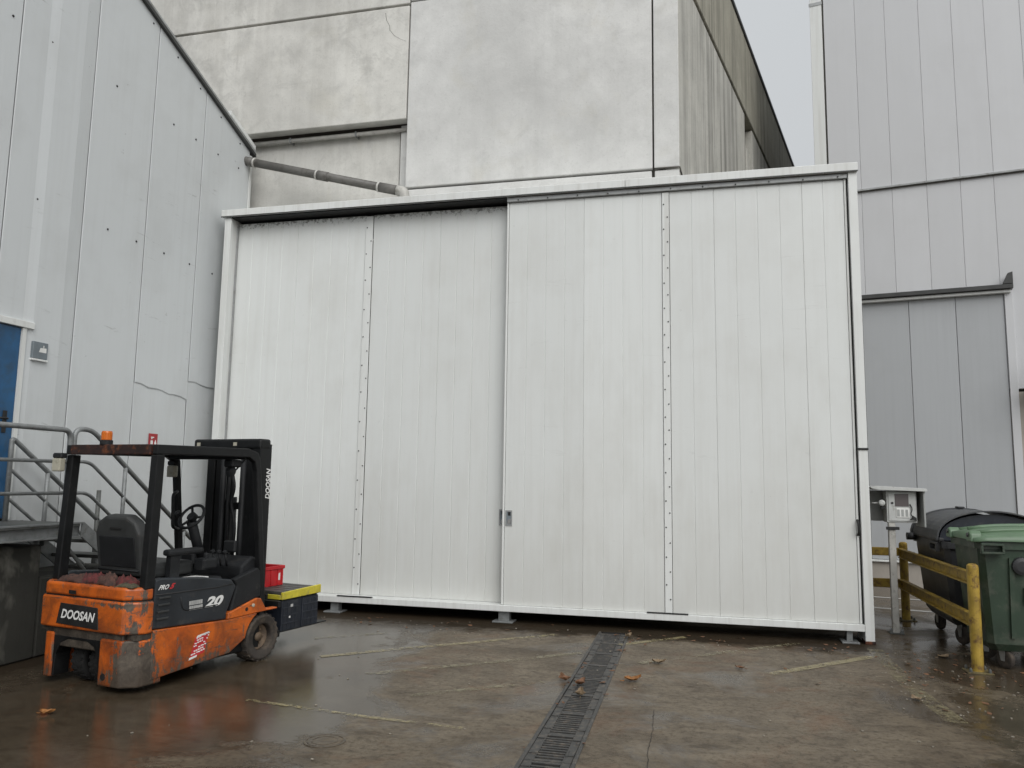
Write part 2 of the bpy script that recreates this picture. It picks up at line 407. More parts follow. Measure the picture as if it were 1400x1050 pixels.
def lettering(name, text, mat, parent, origin, right, upv, width, height, shear=0, bold=.012, world=False):
    cu = bpy.data.curves.new('text', 'FONT'); cu.body = text; cu.offset = bold; cu.shear = shear
    cu.extrude = 0; cu.resolution_u = 3
    ob = bpy.data.objects.new('text', cu); C.objects.link(ob)
    dg = bpy.context.evaluated_depsgraph_get(); dg.update()
    me = bpy.data.meshes.new_from_object(ob.evaluated_get(dg))
    bpy.data.objects.remove(ob); me.name = name
    xs = [v.co.x for v in me.vertices]; ys = [v.co.y for v in me.vertices]
    r_, u_ = Vector(right).normalized(), Vector(upv).normalized(); o_ = Vector(origin)
    for v in me.vertices:
        v.co = o_ + r_*((v.co.x-min(xs))/(max(xs)-min(xs))*width) + u_*((v.co.y-min(ys))/(max(ys)-min(ys))*height)
    me.materials.clear(); me.materials.append(MATS[mat])
    o = bpy.data.objects.new(name, me); C.objects.link(o); o.parent = parent
    if world: o.matrix_parent_inverse = WORLD_INV[parent.name]
    return o

# ================================================================== GROUND
DC = Vector((-.965, 4.8, 0)); DDIR = Vector((-.075, 4.4, 0)).normalized(); DN = Vector((DDIR.y, -DDIR.x, 0))
def dp(a, h, z=0): q = DC+DN*a+DDIR*h; return (q.x, q.y, z)
DW = .165; D0, D1 = -3.0, 4.5
b = MB()
S = 400
inner = [dp(-DW, D0), dp(DW, D0), dp(DW, D1), dp(-DW, D1)]
outer = [(-S, -S, 0), (S, -S, 0), (S, S, 0), (-S, S, 0)]
b.mesh(inner+outer, [(4, 5, 1, 0), (5, 6, 2, 1), (6, 7, 3, 2), (7, 4, 0, 3)])
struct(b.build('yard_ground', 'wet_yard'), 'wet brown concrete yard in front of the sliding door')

def strip(name, pts, wd, mat, label, z=.004):
    b = MB(); pts = [Vector((x, y, z)) for x, y in pts]; vs_ = []
    for i, q in enumerate(pts):
        d = (pts[min(i+1, len(pts)-1)]-pts[max(i-1, 0)]).normalized(); n = Vector((-d.y, d.x, 0))*wd/2
        vs_ += [q+n, q-n]
    b.mesh(vs_, [(2*i, 2*i+1, 2*i+3, 2*i+2) for i in range(len(pts)-1)])
    o = b.build(name, mat); return struct(o, label)
strip('road_marking', [(-3.62, 7.16), (-3.07, 7.69), (-2.42, 8.26), (-1.66, 8.96)], .09, 'worn_yellow', 'worn yellow diagonal line nearest the black crate')
strip('road_marking', [(-2.92, 6.66), (-1.83, 7.57), (-1.25, 8.10)], .09, 'worn_yellow_faint', 'faint yellow diagonal line left of the drain')
strip('road_marking', [(-2.30, 6.12), (-1.38, 6.86)], .08, 'worn_yellow_faint', 'very faint diagonal line beside the drain')
strip('road_marking', [(-3.45, 5.64), (-3.07, 5.59), (-2.40, 5.50), (-1.66, 5.45)], .05, 'worn_yellow', 'broken thin yellow line across the yard')
strip('road_marking', [(-.92, 8.62), (-.25, 9.28)], .09, 'worn_yellow', 'short yellow line right of the drain by the door')
strip('road_marking', [(-.64, 7.83), (.95, 9.32)], .09, 'worn_yellow_faint', 'faint diagonal line right of the drain')
strip('road_marking', [(.54, 7.75), (1.60, 8.84)], .10, 'worn_yellow', 'yellow diagonal line ending at the right door post')
strip('road_marking', [(1.70, 9.24), (1.68, 7.6), (1.76, 6.6)], .15, 'worn_yellow_faint', 'faded yellow line running out from the right door post')
strip('road_marking', [(-4.09, 7.93), (-3.45, 8.46)], .08, 'worn_yellow_faint', 'faint line under the raised crate')
strip('road_marking', [(1.5, 12.52), (5.4, 11.75)], .10, 'worn_white', 'white line behind the yellow barrier')
strip('road_marking', [(1.5, 13.75), (5.4, 13.0)], .10, 'worn_white', 'second white line near the grey gate')

# manhole
mh = thing('manhole_cover', 'small round manhole cover in the yard left of the drain', 'manhole cover', (-2.44, 4.94, 0))
MB().lathe([(.135, .0), (.135, .004), (.120, .004), (.120, .0)], (0, 0, 0), (0, 0, 1), 32, True).build('rim', 'manhole_ring', mh)
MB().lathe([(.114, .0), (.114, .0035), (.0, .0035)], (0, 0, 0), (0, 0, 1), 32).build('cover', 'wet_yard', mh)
MB().lathe([(.085, .0036), (.085, .0055), (.078, .0055), (.078, .0036)], (0, 0, 0), (0, 0, 1), 32, True).build('inner_ring', 'manhole_ring', mh)

# drain channel
dr = thing('drain_channel', 'long slotted iron drain running from the sliding door towards the camera', 'drain', (DC.x, DC.y, 0), -math.atan2(DDIR.x, DDIR.y))
b = MB()   # local: x across, y along
b.mesh([(-DW, D0, 0), (DW, D0, 0), (DW, D1, 0), (-DW, D1, 0), (-DW, D0, -.2), (DW, D0, -.2), (DW, D1, -.2), (-DW, D1, -.2)],
       [(4, 5, 6, 7), (0, 1, 5, 4), (1, 2, 6, 5), (2, 3, 7, 6), (3, 0, 4, 7)])
b.build('channel', 'dark_seal', dr)
for s_ in (-1, 1):
    MB().box(s_*DW-.016 if s_ > 0 else -DW-.012, s_*DW+.012 if s_ > 0 else -DW+.016, D0, D1, -.06, .006, .003).build('edge_rail', 'cast_iron', dr)
g = MB(); GL = 1.06
g.box(-.147, -.088, 0, GL-.012, -.03, .001, .003); g.box(.088, .147, 0, GL-.012, -.03, .001, .003)
for yy, hh in ((0, .032), (GL/2-.036, .06), (GL-.044, .032)): g.box(-.088, .088, yy, yy+hh, -.03, .0005, .002)
for half in (0, 1):
    y0 = .032 if half == 0 else GL/2+.024
    span = (GL/2-.036-.032) if half == 0 else (GL-.044-GL/2-.024)
    nb = 10; pit = span/(nb)
    for k in range(1, nb): g.box(-.088, .088, y0+k*pit-.009, y0+k*pit+.009, -.028, -.001, .002)
g.box(.094, .106, .10, .22, .0, .0045)
for yy in (.12, .42, .64, .94):
    for s_ in (-1, 1): g.box(s_*.118-.025, s_*.118+.025, yy-.008, yy+.008, .0, .006)
g0 = g.build('grate', 'cast_iron', dr); g0.location = (0, D0+.01, 0)
k = 1
while D0+.01+(k+1)*GL <= D1+.01:
    c_ = copy_part(g0, dr); c_.location = (random.uniform(-.004, .004), D0+.01+k*GL, random.uniform(-.003, .001)); c_.rotation_euler = (0, 0, random.uniform(-.006, .006)); k += 1

# ================================================================== CONCRETE BUILDING
YC = 10.35
cb = thing('concrete_building', 'tall weathered concrete panel building behind the white sliding door', 'building', (-4.2, YC, 0))
def cpan(x0, x1, z0, z1, y=YC, th=.18, mat='concrete_front', name='panel'):
    return MB().box(x0, x1, y, y+th, z0, z1, .012, seg=2).build(name, mat, cb, True)
TOP = 10.55
cpan(-12, -4.235, 8.83, TOP, mat='concrete_old'); cpan(-12, -4.235, 7.0, 8.795, mat='concrete_old')
cpan(-4.215, -.645, 8.865, TOP); cpan(-4.215, -.645, 5.935, 8.84)
CX = -.287
cpan(-.622, CX, 5.935, TOP)
cpan(-4.20, -.655, 0, 5.90); cpan(-.615, CX, 0, 5.90)
# recess under the overhanging panels
cpan(-12, -4.42, 0, 6.995, YC+.26, .2, 'concrete_old', 'recessed_panel'); cpan(-4.385, -4.21, 0, 6.99, YC+.19, .2, 'concrete_front', 'pilaster')
MB().box(-12, CX-.02, YC+.19, YC+.5, 6.99 + .6, TOP-.02).build('backing', 'joint_dark', cb, True)
MB().box(-4.215, CX-.02, YC+.19, YC+.5, 0, 7.5).build('backing', 'joint_dark', cb, True)
# crack in the old panel
cr = [(-4.62, 8.72), (-4.60, 8.6), (-4.545, 8.5), (-4.54, 8.43), (-4.46, 8.33), (-4.37, 8.27), (-4.27, 8.22)]
b = MB(); vs_ = []
for x_, z_ in cr: vs_ += [(x_-.003, YC-.002, z_), (x_+.003, YC-.002, z_)]
b.mesh(vs_, [(2*i, 2*i+1, 2*i+3, 2*i+2) for i in range(len(cr)-1)]); b.build('crack', 'joint_dark', cb, True)
# side face, turned 13 degrees
AL = R(13.0); SD = Vector((math.sin(AL), math.cos(AL), 0)); SN = Vector((math.cos(AL), -math.sin(AL), 0))
SM = Matrix((( SD.x, -SN.x, 0, CX), (SD.y, -SN.y, 0, YC), (0, 0, 1, 0), (0, 0, 0, 1)))   # local x along the face, y inwards
def spanel(t0, t1, z0, z1, d=0, th=.2, mat='concrete_side', name='side_panel'):
    return MB().box(t0, t1, d, d+th, z0, z1, .012, mat=SM).build(name, mat, cb, True)
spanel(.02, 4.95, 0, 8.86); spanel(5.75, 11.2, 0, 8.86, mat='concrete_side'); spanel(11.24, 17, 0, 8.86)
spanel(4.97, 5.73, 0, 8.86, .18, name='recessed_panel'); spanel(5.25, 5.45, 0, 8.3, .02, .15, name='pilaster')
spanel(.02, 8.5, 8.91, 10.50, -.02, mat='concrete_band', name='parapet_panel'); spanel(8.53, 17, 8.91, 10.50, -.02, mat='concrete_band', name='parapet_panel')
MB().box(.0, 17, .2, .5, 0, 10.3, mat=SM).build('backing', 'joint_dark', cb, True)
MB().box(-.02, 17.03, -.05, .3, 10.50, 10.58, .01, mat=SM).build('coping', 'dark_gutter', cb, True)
MB().box(-12, CX-.02, YC-.03, YC+.3, TOP, TOP+.07, .01).build('coping', 'dark_gutter', cb, True)
MB().mesh([(-12, YC+.3, TOP-.06), (CX, YC+.3, TOP-.06), (CX+SD.x*17, YC+SD.y*17, TOP-.06), (-12, YC+17, TOP-.06)], [(0, 1, 2, 3)]).build('roof', 'joint_dark', cb, True)
# edge bead at the bottom corner of the front
MB().tube([(-.62, YC-.012, 5.92), (CX+.005, YC-.012, 5.92), (CX+.04, YC+.10, 5.80)], .012, 6).build('joint_strip', 'joint_dark', cb, True)

cd = thing('conduit_pipe', 'thin pale pipe under the overhanging concrete panel', 'pipe', (-6.8, YC+.1, 6.95))
MB().tube([(-6.86, YC+.17, 6.90), (-5.5, YC+.17, 6.905), (-4.235, YC+.17, 6.91)], .032, 10).build('tube', 'pale_pipe', cd, True)
for x_ in (-6.2, -5.1): MB().box(x_-.012, x_+.012, YC+.13, YC+.255, 6.865, 6.945, .003).build('clip', 'galvanised', cd, True)

dn = thing('drain_pipe', 'grey sloping rain pipe with pale collars above the sliding door', 'pipe', (-6.69, 10.2, 5.8))
P0, P1 = Vector((-6.80, 10.2, 6.505)), Vector((-4.25, 10.2, 5.835))
MB().tube([P0, P0.lerp(P1, .5), P1], .062, 14).build('tube', 'pvc_grey', dn, True)
for f in (.075, .49, .88):
    q = P0.lerp(P1, f); d = (P1-P0).normalized()
    MB().tube([q-d*.014, q+d*.014], .074, 14).build('collar', 'pale_collar', dn, True)
for f0, f1 in ((.0, .07), (.495, .56), (.885, .99)):
    MB().tube([P0.lerp(P1, f0), P0.lerp(P1, f1)], .071, 14).build('sleeve', 'pvc_grey', dn, True)
MB().tube(roundpath([P1-(P1-P0).normalized()*.02, P1+Vector((.09, 0, -.02)), P1+Vector((.10, 0, -.28))], .1, 6), .075, 14).build('elbow', 'pale_pipe', dn, True)

# ================================================================== LEFT CLAD BUILDING
XW = -6.75; YE = 10.28
lb = thing('clad_building', 'pale grey metal clad building with a sloping roof edge on the left', 'building', (XW, 6, 0))
def roofz(y): return 6.69+.366*(10.34-y)
js = [-2.0, -.9, .1, 1.12, 2.12, 3.12, 4.13, 5.13, 6.132, 7.133, 8.136, 9.156, YE]
DY0, DY1, DZ0, DZ1 = 5.45, 6.45, 1.25, 3.17
def wall_panel(y0, y1, holes=(), crease=False, fold=None):
    """one cladding sheet; holes = [(ya, yb, z)] keeps the sheet above z there; fold = height of a dented crease"""
    y0 += .005; y1 -= .005; e = .006
    ys = [(y0, -e), (y0+e, 0), (y1-e, 0), (y1, -e)]
    if crease: ys = [(y0, -e), (y0+e, 0), (y0+.33, 0), (y0+.44, .022), (y1-.20, .026), (y1, -e)]
    if fold: ys = [(y0, -e)] + [(y0+e+(y1-y0-2*e)*k/8, 0) for k in range(9)] + [(y1, -e)]
    cuts = sorted([h[0] for h in holes]+[h[1] for h in holes])
    def dx_at(v):
        for (a, da), (b_, db) in zip(ys, ys[1:]):
            if a <= v <= b_: return da+(db-da)*(v-a)/(b_-a)
        return 0
    allc = sorted(set([q[0] for q in ys]+[c_ for c_ in cuts if y0 < c_ < y1]))
    b = MB()
    for a, c_ in zip(allc, allc[1:]):
        m_ = (a+c_)/2; z0 = 0
        for h in holes:
            if h[0] < m_ < h[1]: z0 = h[2]
        def col(v):
            if not fold: return [(0, z0), (0, roofz(v)-.03)]
            f_ = fold-.10*(v-y0)/(y1-y0)+.012*math.sin(v*17)
            return [(0, 0), (0, f_-.5), (-.009+.003*math.sin(v*11), f_-.012), (.004, f_+.004), (0, f_+.4), (0, roofz(v)-.03)]
        A, B_ = col(a), col(c_); da, db = dx_at(a), dx_at(c_); n = len(A)
        vs_ = [(XW+da+d, a, z_) for d, z_ in A]+[(XW+db+d, c_, z_) for d, z_ in B_]
        b.mesh(vs_, [(k, n+k, n+k+1, k+1) for k in range(n-1)])
    bmesh.ops.remove_doubles(b.bm, verts=b.bm.verts[:], dist=.0005)
    b.bm.normal_update()
    for f in b.bm.faces:
        if f.normal.x < 0: f.normal_flip()
    o = b.build('panel', 'left_cladding', lb, True)
    so = o.modifiers.new('thickness', 'SOLIDIFY'); so.thickness = .05; so.offset = -1
    return o
hole = [(DY0-.06, DY1+.045, DZ1+.03)]
for i in range(len(js)-1):
    y0, y1 = js[i], js[i+1]
    wall_panel(y0, y1, hole if 5 < y0 < 6.5 else (), abs(y0-6.132) < .01, 2.83 if 8 < y0 < 9 else 2.98 if y0 > 9 else None)
MB().box(XW-.16, XW-.102, -2, YE-.02, 0, 6.6).build('backing', 'joint_dark', lb, True)
b = MB(); b.prism([(-2, 6.5), (YE-.02, 6.5), (YE-.02, roofz(YE)-.06), (-2, roofz(-2)-.06)], 'x', XW-.16, XW-.102); b.build('backing', 'joint_dark', lb, True)
# verge flashings along the roof edge
def slope_bar(name, mat, y0, y1, o0, o1, x0, x1):
    MB().prism([(y0, roofz(y0)+o0), (y1, roofz(y1)+o0), (y1, roofz(y1)+o1), (y0, roofz(y0)+o1)], 'x', x0, x1).build(name, mat, lb, True)
slope_bar('verge_flashing', 'dark_gutter', -2, YE+.1, -.05, .0, XW-.3, XW+.045)
slope_bar('verge_cap', 'grey_trim', -2, YE+.12, .003, .065, XW-.3, XW+.02)
slope_bar('roof_edge', 'dark_gutter', -2, YE+.1, .068, .095, XW-.35, XW-.02)
slope_bar('end_flashing', 'frame_white', YE-.55, YE+.14, .1, .17, XW-.25, XW+.0)
MB().prism([(-2, roofz(-2)-.05), (YE, roofz(YE)-.05), (YE, roofz(YE)-.01), (-2, roofz(-2)-.01)], 'x', XW-14, XW-.31).build('roof', 'dark_gutter', lb, True)
MB().box(XW-.10, XW+.008, YE+.003, YE+.06, 0, 6.62, .004).build('corner_flashing', 'frame_white', lb, True)
MB().box(XW-14, XW-.17, YE-.1, YE+.02, 0, 6.6).build('end_wall', 'left_cladding', lb, True)
b = MB()
rows = [(6.9, None), (4.62, None)]
for y_ in [1.0+.5*i for i in range(19)]:
    for base, sl in ((6.30, 0), (4.55, 0)):
        z_ = base
        if z_ < roofz(y_)-.1 and random.random() < .95:
            b.lathe([(.013, 0), (.013, .006), (.006, .01)], (XW+.001, y_+random.uniform(-.03, .03), z_), (1, 0, 0), 6)
    if y_ > 7: b.lathe([(.012, 0), (.012, .006), (.006, .01)], (XW+.001, y_, roofz(y_)-.13), (1, 0, 0), 6)
tag(b.build('screw', 'dark_seal', lb, True), kind='stuff')
# blue door
dfr = MB().box(XW-.08, XW+.03, DY0-.07, DY0-.002, DZ0, DZ1+.004).box(XW-.08, XW+.03, DY1+.002, DY1+.05, DZ0, DZ1+.004).box(XW-.08, XW+.045, DY0-.12, DY1+.13, DZ1+.007, DZ1+.075, .004)
dfr.build('door_frame', 'frame_white', lb, True)
do = MB().box(XW-.05, XW+.012, DY0, DY1, DZ0+.01, DZ1, .004).build('door', 'blue_door', lb, True)
b = MB().box(XW+.0125, XW+.022, DY1-.13, DY1-.08, 2.10, 2.32, .003).tube(roundpath([(XW+.018, DY1-.105, 2.24), (XW+.065, DY1-.105, 2.24), (XW+.065, DY1-.22, 2.24)], .02), .011, 8)
b.build('handle', 'dark_seal', do)

sg = thing('fire_sign', 'small red fire extinguisher sign on the grey cladding above the forklift', 'sign', (XW+.006, 8.53, 2.0))
MB().box(XW+.004, XW+.012, 8.455, 8.615, 1.97, 2.225, .002).build('plate', 'sign_red', sg, True)
b = MB().box(XW+.0125, XW+.0145, 8.487, 8.525, 2.02, 2.14, .004).box(XW+.0125, XW+.0145, 8.497, 8.515, 2.155, 2.17).box(XW+.0125, XW+.0145, 8.49, 8.545, 2.172, 2.185)
b.prism([(8.488, 2.0), (8.524, 2.0), (8.506, 1.98)], 'x', XW+.0125, XW+.0145)
b.build('extinguisher_symbol', 'white_print', sg, True)
b = MB().prism([(8.56, 2.00), (8.59, 2.00), (8.59, 2.10), (8.598, 2.10), (8.575, 2.15), (8.552, 2.10), (8.56, 2.10)], 'x', XW+.0125, XW+.0145)
b.build('flame_symbol', 'white_print', sg, True)

nb_ = thing('notice_box', 'small grey box with a white paper label on the wall beside the blue door', 'box', (XW, 6.67, 2.88))
MB().box(XW+.002, XW+.05, 6.575, 6.765, 2.885, 3.06, .004).build('body', 'plate_grey', nb_, True)
MB().box(XW+.002, XW+.056, 6.57, 6.77, 2.862, 2.882, .003).build('base_rail', 'frame_white', nb_, True)
MB().mesh([(XW+.0515, 6.65, 2.955), (XW+.0515, 6.745, 2.955), (XW+.0515, 6.742, 3.005), (XW+.0515, 6.665, 3.0)], [(0, 1, 2, 3)]).mesh([(XW+.0515, 6.70, 3.006), (XW+.0515, 6.712, 3.006), (XW+.0515, 6.712, 3.03), (XW+.0515, 6.70, 3.03)], [(0, 1, 2, 3)]).build('paper_label', 'white_print', nb_, True)

# ================================================================== SLIDING DOOR
Y0 = 9.497
sl = thing('sliding_gate', 'huge white ribbed sliding door with two leaves in a steel frame', 'sliding door', (-2.4, Y0, 0))
def wb(name, mat, *a, bev=.004, parent=None):
    return MB().box(*a, bev).build(name, mat, parent or sl, True)
wb('post', 'frame_white', -6.575, -6.475, Y0, Y0+.5, 0, 5.34)
pr = wb('post', 'frame_white', 1.660, 1.757, Y0-.003, Y0+.5, .0, 5.35)
MB().box(1.655, 1.762, Y0-.008, Y0+.2, .0, .035, .004).build('post_shoe', 'rusty_bar', pr)
MB().box(1.645, 1.765, Y0-.016, Y0-.002, 2.108, 2.132, .004).build('strap', 'dark_seal', pr)
# header: two lengths of folded flashing
wb('header', 'frame_white', -6.62, -.932, Y0-.03, Y0+.86, 5.352, 5.455, bev=.006)
wb('header', 'frame_white', -.928, 1.768, Y0-.03, Y0+.86, 5.352, 5.458, bev=.006)
MB().box(-6.62, 1.768, Y0-.034, Y0-.031, 5.345, 5.360).build('header_lip', 'dark_gutter', sl, True)
wb('lintel_beam', 'dark_gutter', -6.47, 1.655, Y0+.30, Y0+.45, 5.05, 5.345)
wb('track', 'grey_trim', -2.45, 1.652, Y0+.005, Y0+.10, 5.285, 5.340)
# bottom rail and sill
wb('bottom_rail', 'frame_white', -6.47, 1.658, Y0, Y0+.34, .132, .207)
MB().box(-6.47, -2.46, Y0+.002, Y0+.298, 5.336, 5.3505).build('soffit', 'dark_seal', sl, True)
MB().box(-6.47, 1.658, Y0+.50, Y0+.56, .05, .25).build('skirt', 'dark_seal', sl, True)
MB().box(-6.45, 1.65, Y0+.35, Y0+.42, .25, 5.0).build('backing', 'joint_dark', sl, True)
for x0, x1 in ((-4.61, -4.13), (-.69, -.22)): wb('rubber_strip', 'dark_seal', x0, x1, Y0-.006, Y0+.03, .208, .220, bev=.002)
for x0, x1 in ((-2.545, -2.29), (1.42, 1.60), (-4.78, -4.55), (-6.4, -6.2)):
    ft = MB().box(x0+.06, x1-.06, Y0+.06, Y0+.16, .012, .131).build('foot', 'galvanised', sl, True)
    MB().box(x0, x1, Y0-.02, Y0+.20, .0, .018, .003).build('foot_plate', 'galvanised', ft)
# leaves
def ribbed(x0, x1, y, z0, z1, grooves, th=.05, gd=.006, gw=.012):
    """one sheet with V grooves; the long edges are turned back"""
    b = MB(); pr_ = [(x0, th), (x0, .007), (x0+.0045, 0)]
    for g_ in grooves: pr_ += [(g_-gw/2, 0), (g_, gd), (g_+gw/2, 0)]
    pr_ += [(x1-.0045, 0), (x1, .007), (x1, th)]
    vs_ = []
    for x_, d in pr_: vs_ += [(x_, y+d, z0), (x_, y+d, z1)]
    n = len(pr_)
    fs = [(2*i, 2*i+2, 2*i+3, 2*i+1) for i in range(n-1)]
    fs += [tuple(2*i for i in range(n)), tuple(2*i+1 for i in range(n-1, -1, -1))]
    b.mesh(vs_, fs); bmesh.ops.recalc_face_normals(b.bm, faces=b.bm.faces[:])
    return b.build('panel', 'door_white', sl, True)
YR, YL = Y0+.045, Y0+.20
def gr(x0, x1, st): 
    n = max(1, round((x1-x0)/st)); return [x0+(x1-x0)*k/n for k in range(1, n)]
ZB = .210
for x0, x1 in ((-2.425, -1.450), (-1.450, -.485), (-.395, .135), (.135, 1.150), (1.150, 1.615)):
    ribbed(x0, x1, YR, ZB, 5.280, gr(x0, x1, .252), gd=.004, gw=.010)
for x0, x1 in ((-6.475, -5.526), (-5.526, -4.495), (-4.385, -3.411), (-3.411, -2.47)):
    ribbed(x0, x1, YL, ZB, 5.305, gr(x0, x1, .235), gd=.006, gw=.014)
def cover(name, x0, x1, y, z0, z1, n, th=.012):
    s_ = MB().box(x0, x1, y-th, y, z0, z1, .003).build(name, 'frame_white', sl, True)
    b = MB()
    for i in range(n):
        zz = z0+.15+(z1-z0-.3)*i/(n-1)
        b.lathe([(.009, 0), (.009, .005), (.004, .008)], ((x0+.02) if i % 2 else (x1-.02), y-th-.0005, zz+random.uniform(-.015, .015)), (0, -1, 0), 6)
    tag(b.build('rivet', 'dark_gutter', s_), kind='stuff'); return s_
cover('joint_cover', -.482, -.398, YR-.001, ZB, 5.275, 30); cover('joint_cover', -4.492, -4.388, YL-.001, ZB, 5.29, 26, .016)
MB().box(-2.452, -2.428, YR-.012, YR+.09, ZB, 5.283, .004).build('edge_profile', 'frame_white', sl, True)
MB().box(1.617, 1.640, YR-.01, YR+.06, ZB, 5.283, .003).build('edge_profile', 'frame_white', sl, True)
MB().box(1.6415, 1.6590, YR+.01, YR+.07, ZB, 5.345).build('seal', 'dark_seal', sl, True)
MB().box(-6.474, -6.462, YL-.05, YL-.02, ZB, 5.30).build('seal', 'grey_trim', sl, True)
# screws on the track
b = MB()
for i in range(11):
    b.lathe([(.010, 0), (.010, .006), (.005, .009)], (-2.3+.385*i, Y0+.004, 5.305+random.uniform(-.004, .004)), (0, -1, 0), 6)
tag(b.build('screw', 'dark_gutter', sl, True), kind='stuff')
# recessed steel pulls
def pull(x0, x1, y, z0, z1):
    h = MB().box(x0, x1, y-.006, y+.0, z0, z0+.018).box(x0, x1, y-.006, y, z1-.018, z1).box(x0, x0+.014, y-.006, y, z0+.0185, z1-.0185).box(x1-.014, x1, y-.006, y, z0+.0185, z1-.0185).build('pull_handle', 'grey_trim', sl, True)
    MB().mesh([(x0+.014, y-.001, z0+.018), (x1-.014, y-.001, z0+.018), (x1-.014, y-.001, z1-.018), (x0+.014, y-.001, z1-.018)], [(0, 1, 2, 3)]).build('cup', 'plate_grey', h)
    MB().mesh([(x0+.018, y-.003, z0+.024), (x1-.018, y-.003, z0+.024), (x1-.018, y-.0035, z0+.085), (x0+.03, y-.0035, z0+.075)], [(0, 1, 2, 3)]).build('cup_floor', 'steel_cup', h)
    MB().mesh([(x0+.03, y-.003, z1-.065), (x1-.02, y-.003, z1-.065), (x1-.02, y-.003, z1-.022), (x0+.03, y-.003, z1-.022)], [(0, 1, 2, 3)]).build('cup_lip', 'dark_seal', h)
pull(-2.412, -2.328, YR-.001, 1.155, 1.345); pull(-2.535, -2.475, YL-.001, 1.15, 1.35)
b = MB().tube(roundpath([(1.628, YR-.01, 1.33), (1.628, YR-.06, 1.31), (1.628, YR-.06, 1.19), (1.628, YR-.01, 1.17)], .02), .013, 8)
b.build('latch_handle', 'dark_seal', sl, True)

# ================================================================== RIGHT BUILDING
RB = Vector((2.805, 14.955, 0)); RA = R(10.9)
rb = thing('warehouse', 'pale grey panelled warehouse on the right with a tall grey gate', 'building', RB, -RA)
def rbx(name, mat, t0, t1, d0, d1, z0, z1, bev=.004, parent=None):
    return MB().box(t0, t1, d0, d1, z0, z1, bev).build(name, mat, parent or rb)      # local x along the front, y inwards
tj = [-.51, .03, .53, 1.085, 1.605, 2.105, 2.64, 3.17, 3.7, 4.23, 4.76, 5.3, 5.83, 6.36, 6.9]
for i in range(len(tj)-1):
    rbx('panel', 'right_cladding', tj[i]+.001, tj[i+1]-.001, 0, .1, 7.10, 13.8, .006)
    if tj[i+1] < 2.2: rbx('panel', 'right_cladding', max(tj[i], -.45)+.001, tj[i+1]-.001, .02, .1, 5.11, 7.06, .006)
    else: rbx('panel', 'right_cladding', tj[i]+.001, tj[i+1]-.001, .02, .1, 3.35, 7.06, .006); rbx('base_panel', 'beige_wall', tj[i]+.002, tj[i+1]-.002, .02, .1, 0, 3.30, .006)
rbx('ledge', 'grey_trim', -.3, 6.9, -.035, .1, 7.06, 7.095)
rbx('ledge_joint', 'joint_dark', -.3, 6.9, -.02, .05, 7.048, 7.0595, 0)
cf = rbx('corner_flashing', 'frame_white', -.75, -.54, -.01, .25, 0, 13.8)
MB().box(-.538, -.512, .03, .1, 0, 13.8).build('corner_joint', 'joint_dark', cf)
MB().box(-.765, -.53, -.018, -.0105, 10.86, 10.93, .003).build('flashing_lap', 'grey_trim', cf)
rbx('side_wall', 'right_cladding', -.75, -.65, .26, 9, 0, 13.8)
rbx('backing', 'joint_dark', -.6, 6.9, .11, .3, 0, 13.7, 0)
rbx('lintel', 'dark_gutter', -.5, 2.27, -.16, .015, 5.02, 5.095, .006)
rbx('lintel_trim', 'frame_white', -.5, 2.24, -.10, .015, 4.965, 5.012)
MB().prism([(2.12, 5.10), (2.27, 5.10), (2.27, 5.30), (2.20, 5.28)], 'y', -.16, -.05, .004).build('lintel_stop', 'dark_gutter', rb)
for t0, t1 in ((-.5, -.04), (-.035, .705), (.712, 1.425), (1.432, 2.14)): rbx('gate_panel', 'right_gate_grey', t0-.001, t1-.0, .0, .09, .47, 4.96, .006)
rbx('gate_post', 'right_cladding', 2.15, 2.27, -.03, .1, 0, 5.0)
rbx('sill', 'frame_white', -.5, 2.145, -.06, .1, .43, .462)
rbx('base_wall', 'beige_wall', -.5, 2.145, -.0, .1, 0, .425)
rbx('roof', 'dark_gutter', -.8, 6.95, -.06, 9, 13.81, 13.9)
rl = thing('balcony_rail', 'short grey metal rail beside the tall grey gate', 'railing', (RB.x+.982*2.36, RB.y-.189*2.36-.4, 0), -RA)
for z_ in (3.42, 3.62, 3.86): MB().tube([(0, 0, z_), (2.2, 0, z_)], .022 if z_ > 3.8 else .03, 8).build('rail', 'galvanised', rl)
for x_ in (.02, 1.1, 2.18): MB().box(x_-.02, x_+.02, -.02, .02, 3.38, 3.88).build('post', 'galvanised', rl)
MB().box(-.02, 2.2, -.03, .40, 3.30, 3.379, .004).build('slab', 'beige_wall', rl)

# ================================================================== STAIR AND LANDING
XS = -5.9; XI = -6.64; LZ = 1.24
stc = thing('metal_staircase', 'grey galvanised landing and steps with tube railings below the blue door', 'staircase', (XS, 6.4, 0))
LY0 = 3.4; LY1 = 6.53
MB().box(XI-.06, XS-.005, LY0, LY1, LZ-.035, LZ-.0, .004).build('landing_floor', 'galvanised_dark', stc, True)
MB().prism([(XS-.05, LZ-.14), (XS, LZ-.14), (XS, LZ-.128), (XS-.042, LZ-.128), (XS-.042, LZ-.012), (XS, LZ-.012), (XS, LZ+.002), (XS-.05, LZ+.002)], 'y', LY0, LY1+.03).build('edge_beam', 'galvanised', stc, True)
SLP = .70; SY = LY1; NS = 6; RISE = LZ/7; RUN = RISE/SLP
def stringer(x0, x1):
    yl = SY+LZ/SLP
    MB().prism([(SY+.032, LZ+.0), (SY+.06, LZ+.0), (yl+.06, .04), (yl+.06, 0), (yl-.18, 0), (SY+.032, LZ-.14)], 'x', x0, x1, .003).build('stringer', 'galvanised', stc, True)
stringer(XS-.03, XS-.012); stringer(XI-.02, XI-.002)
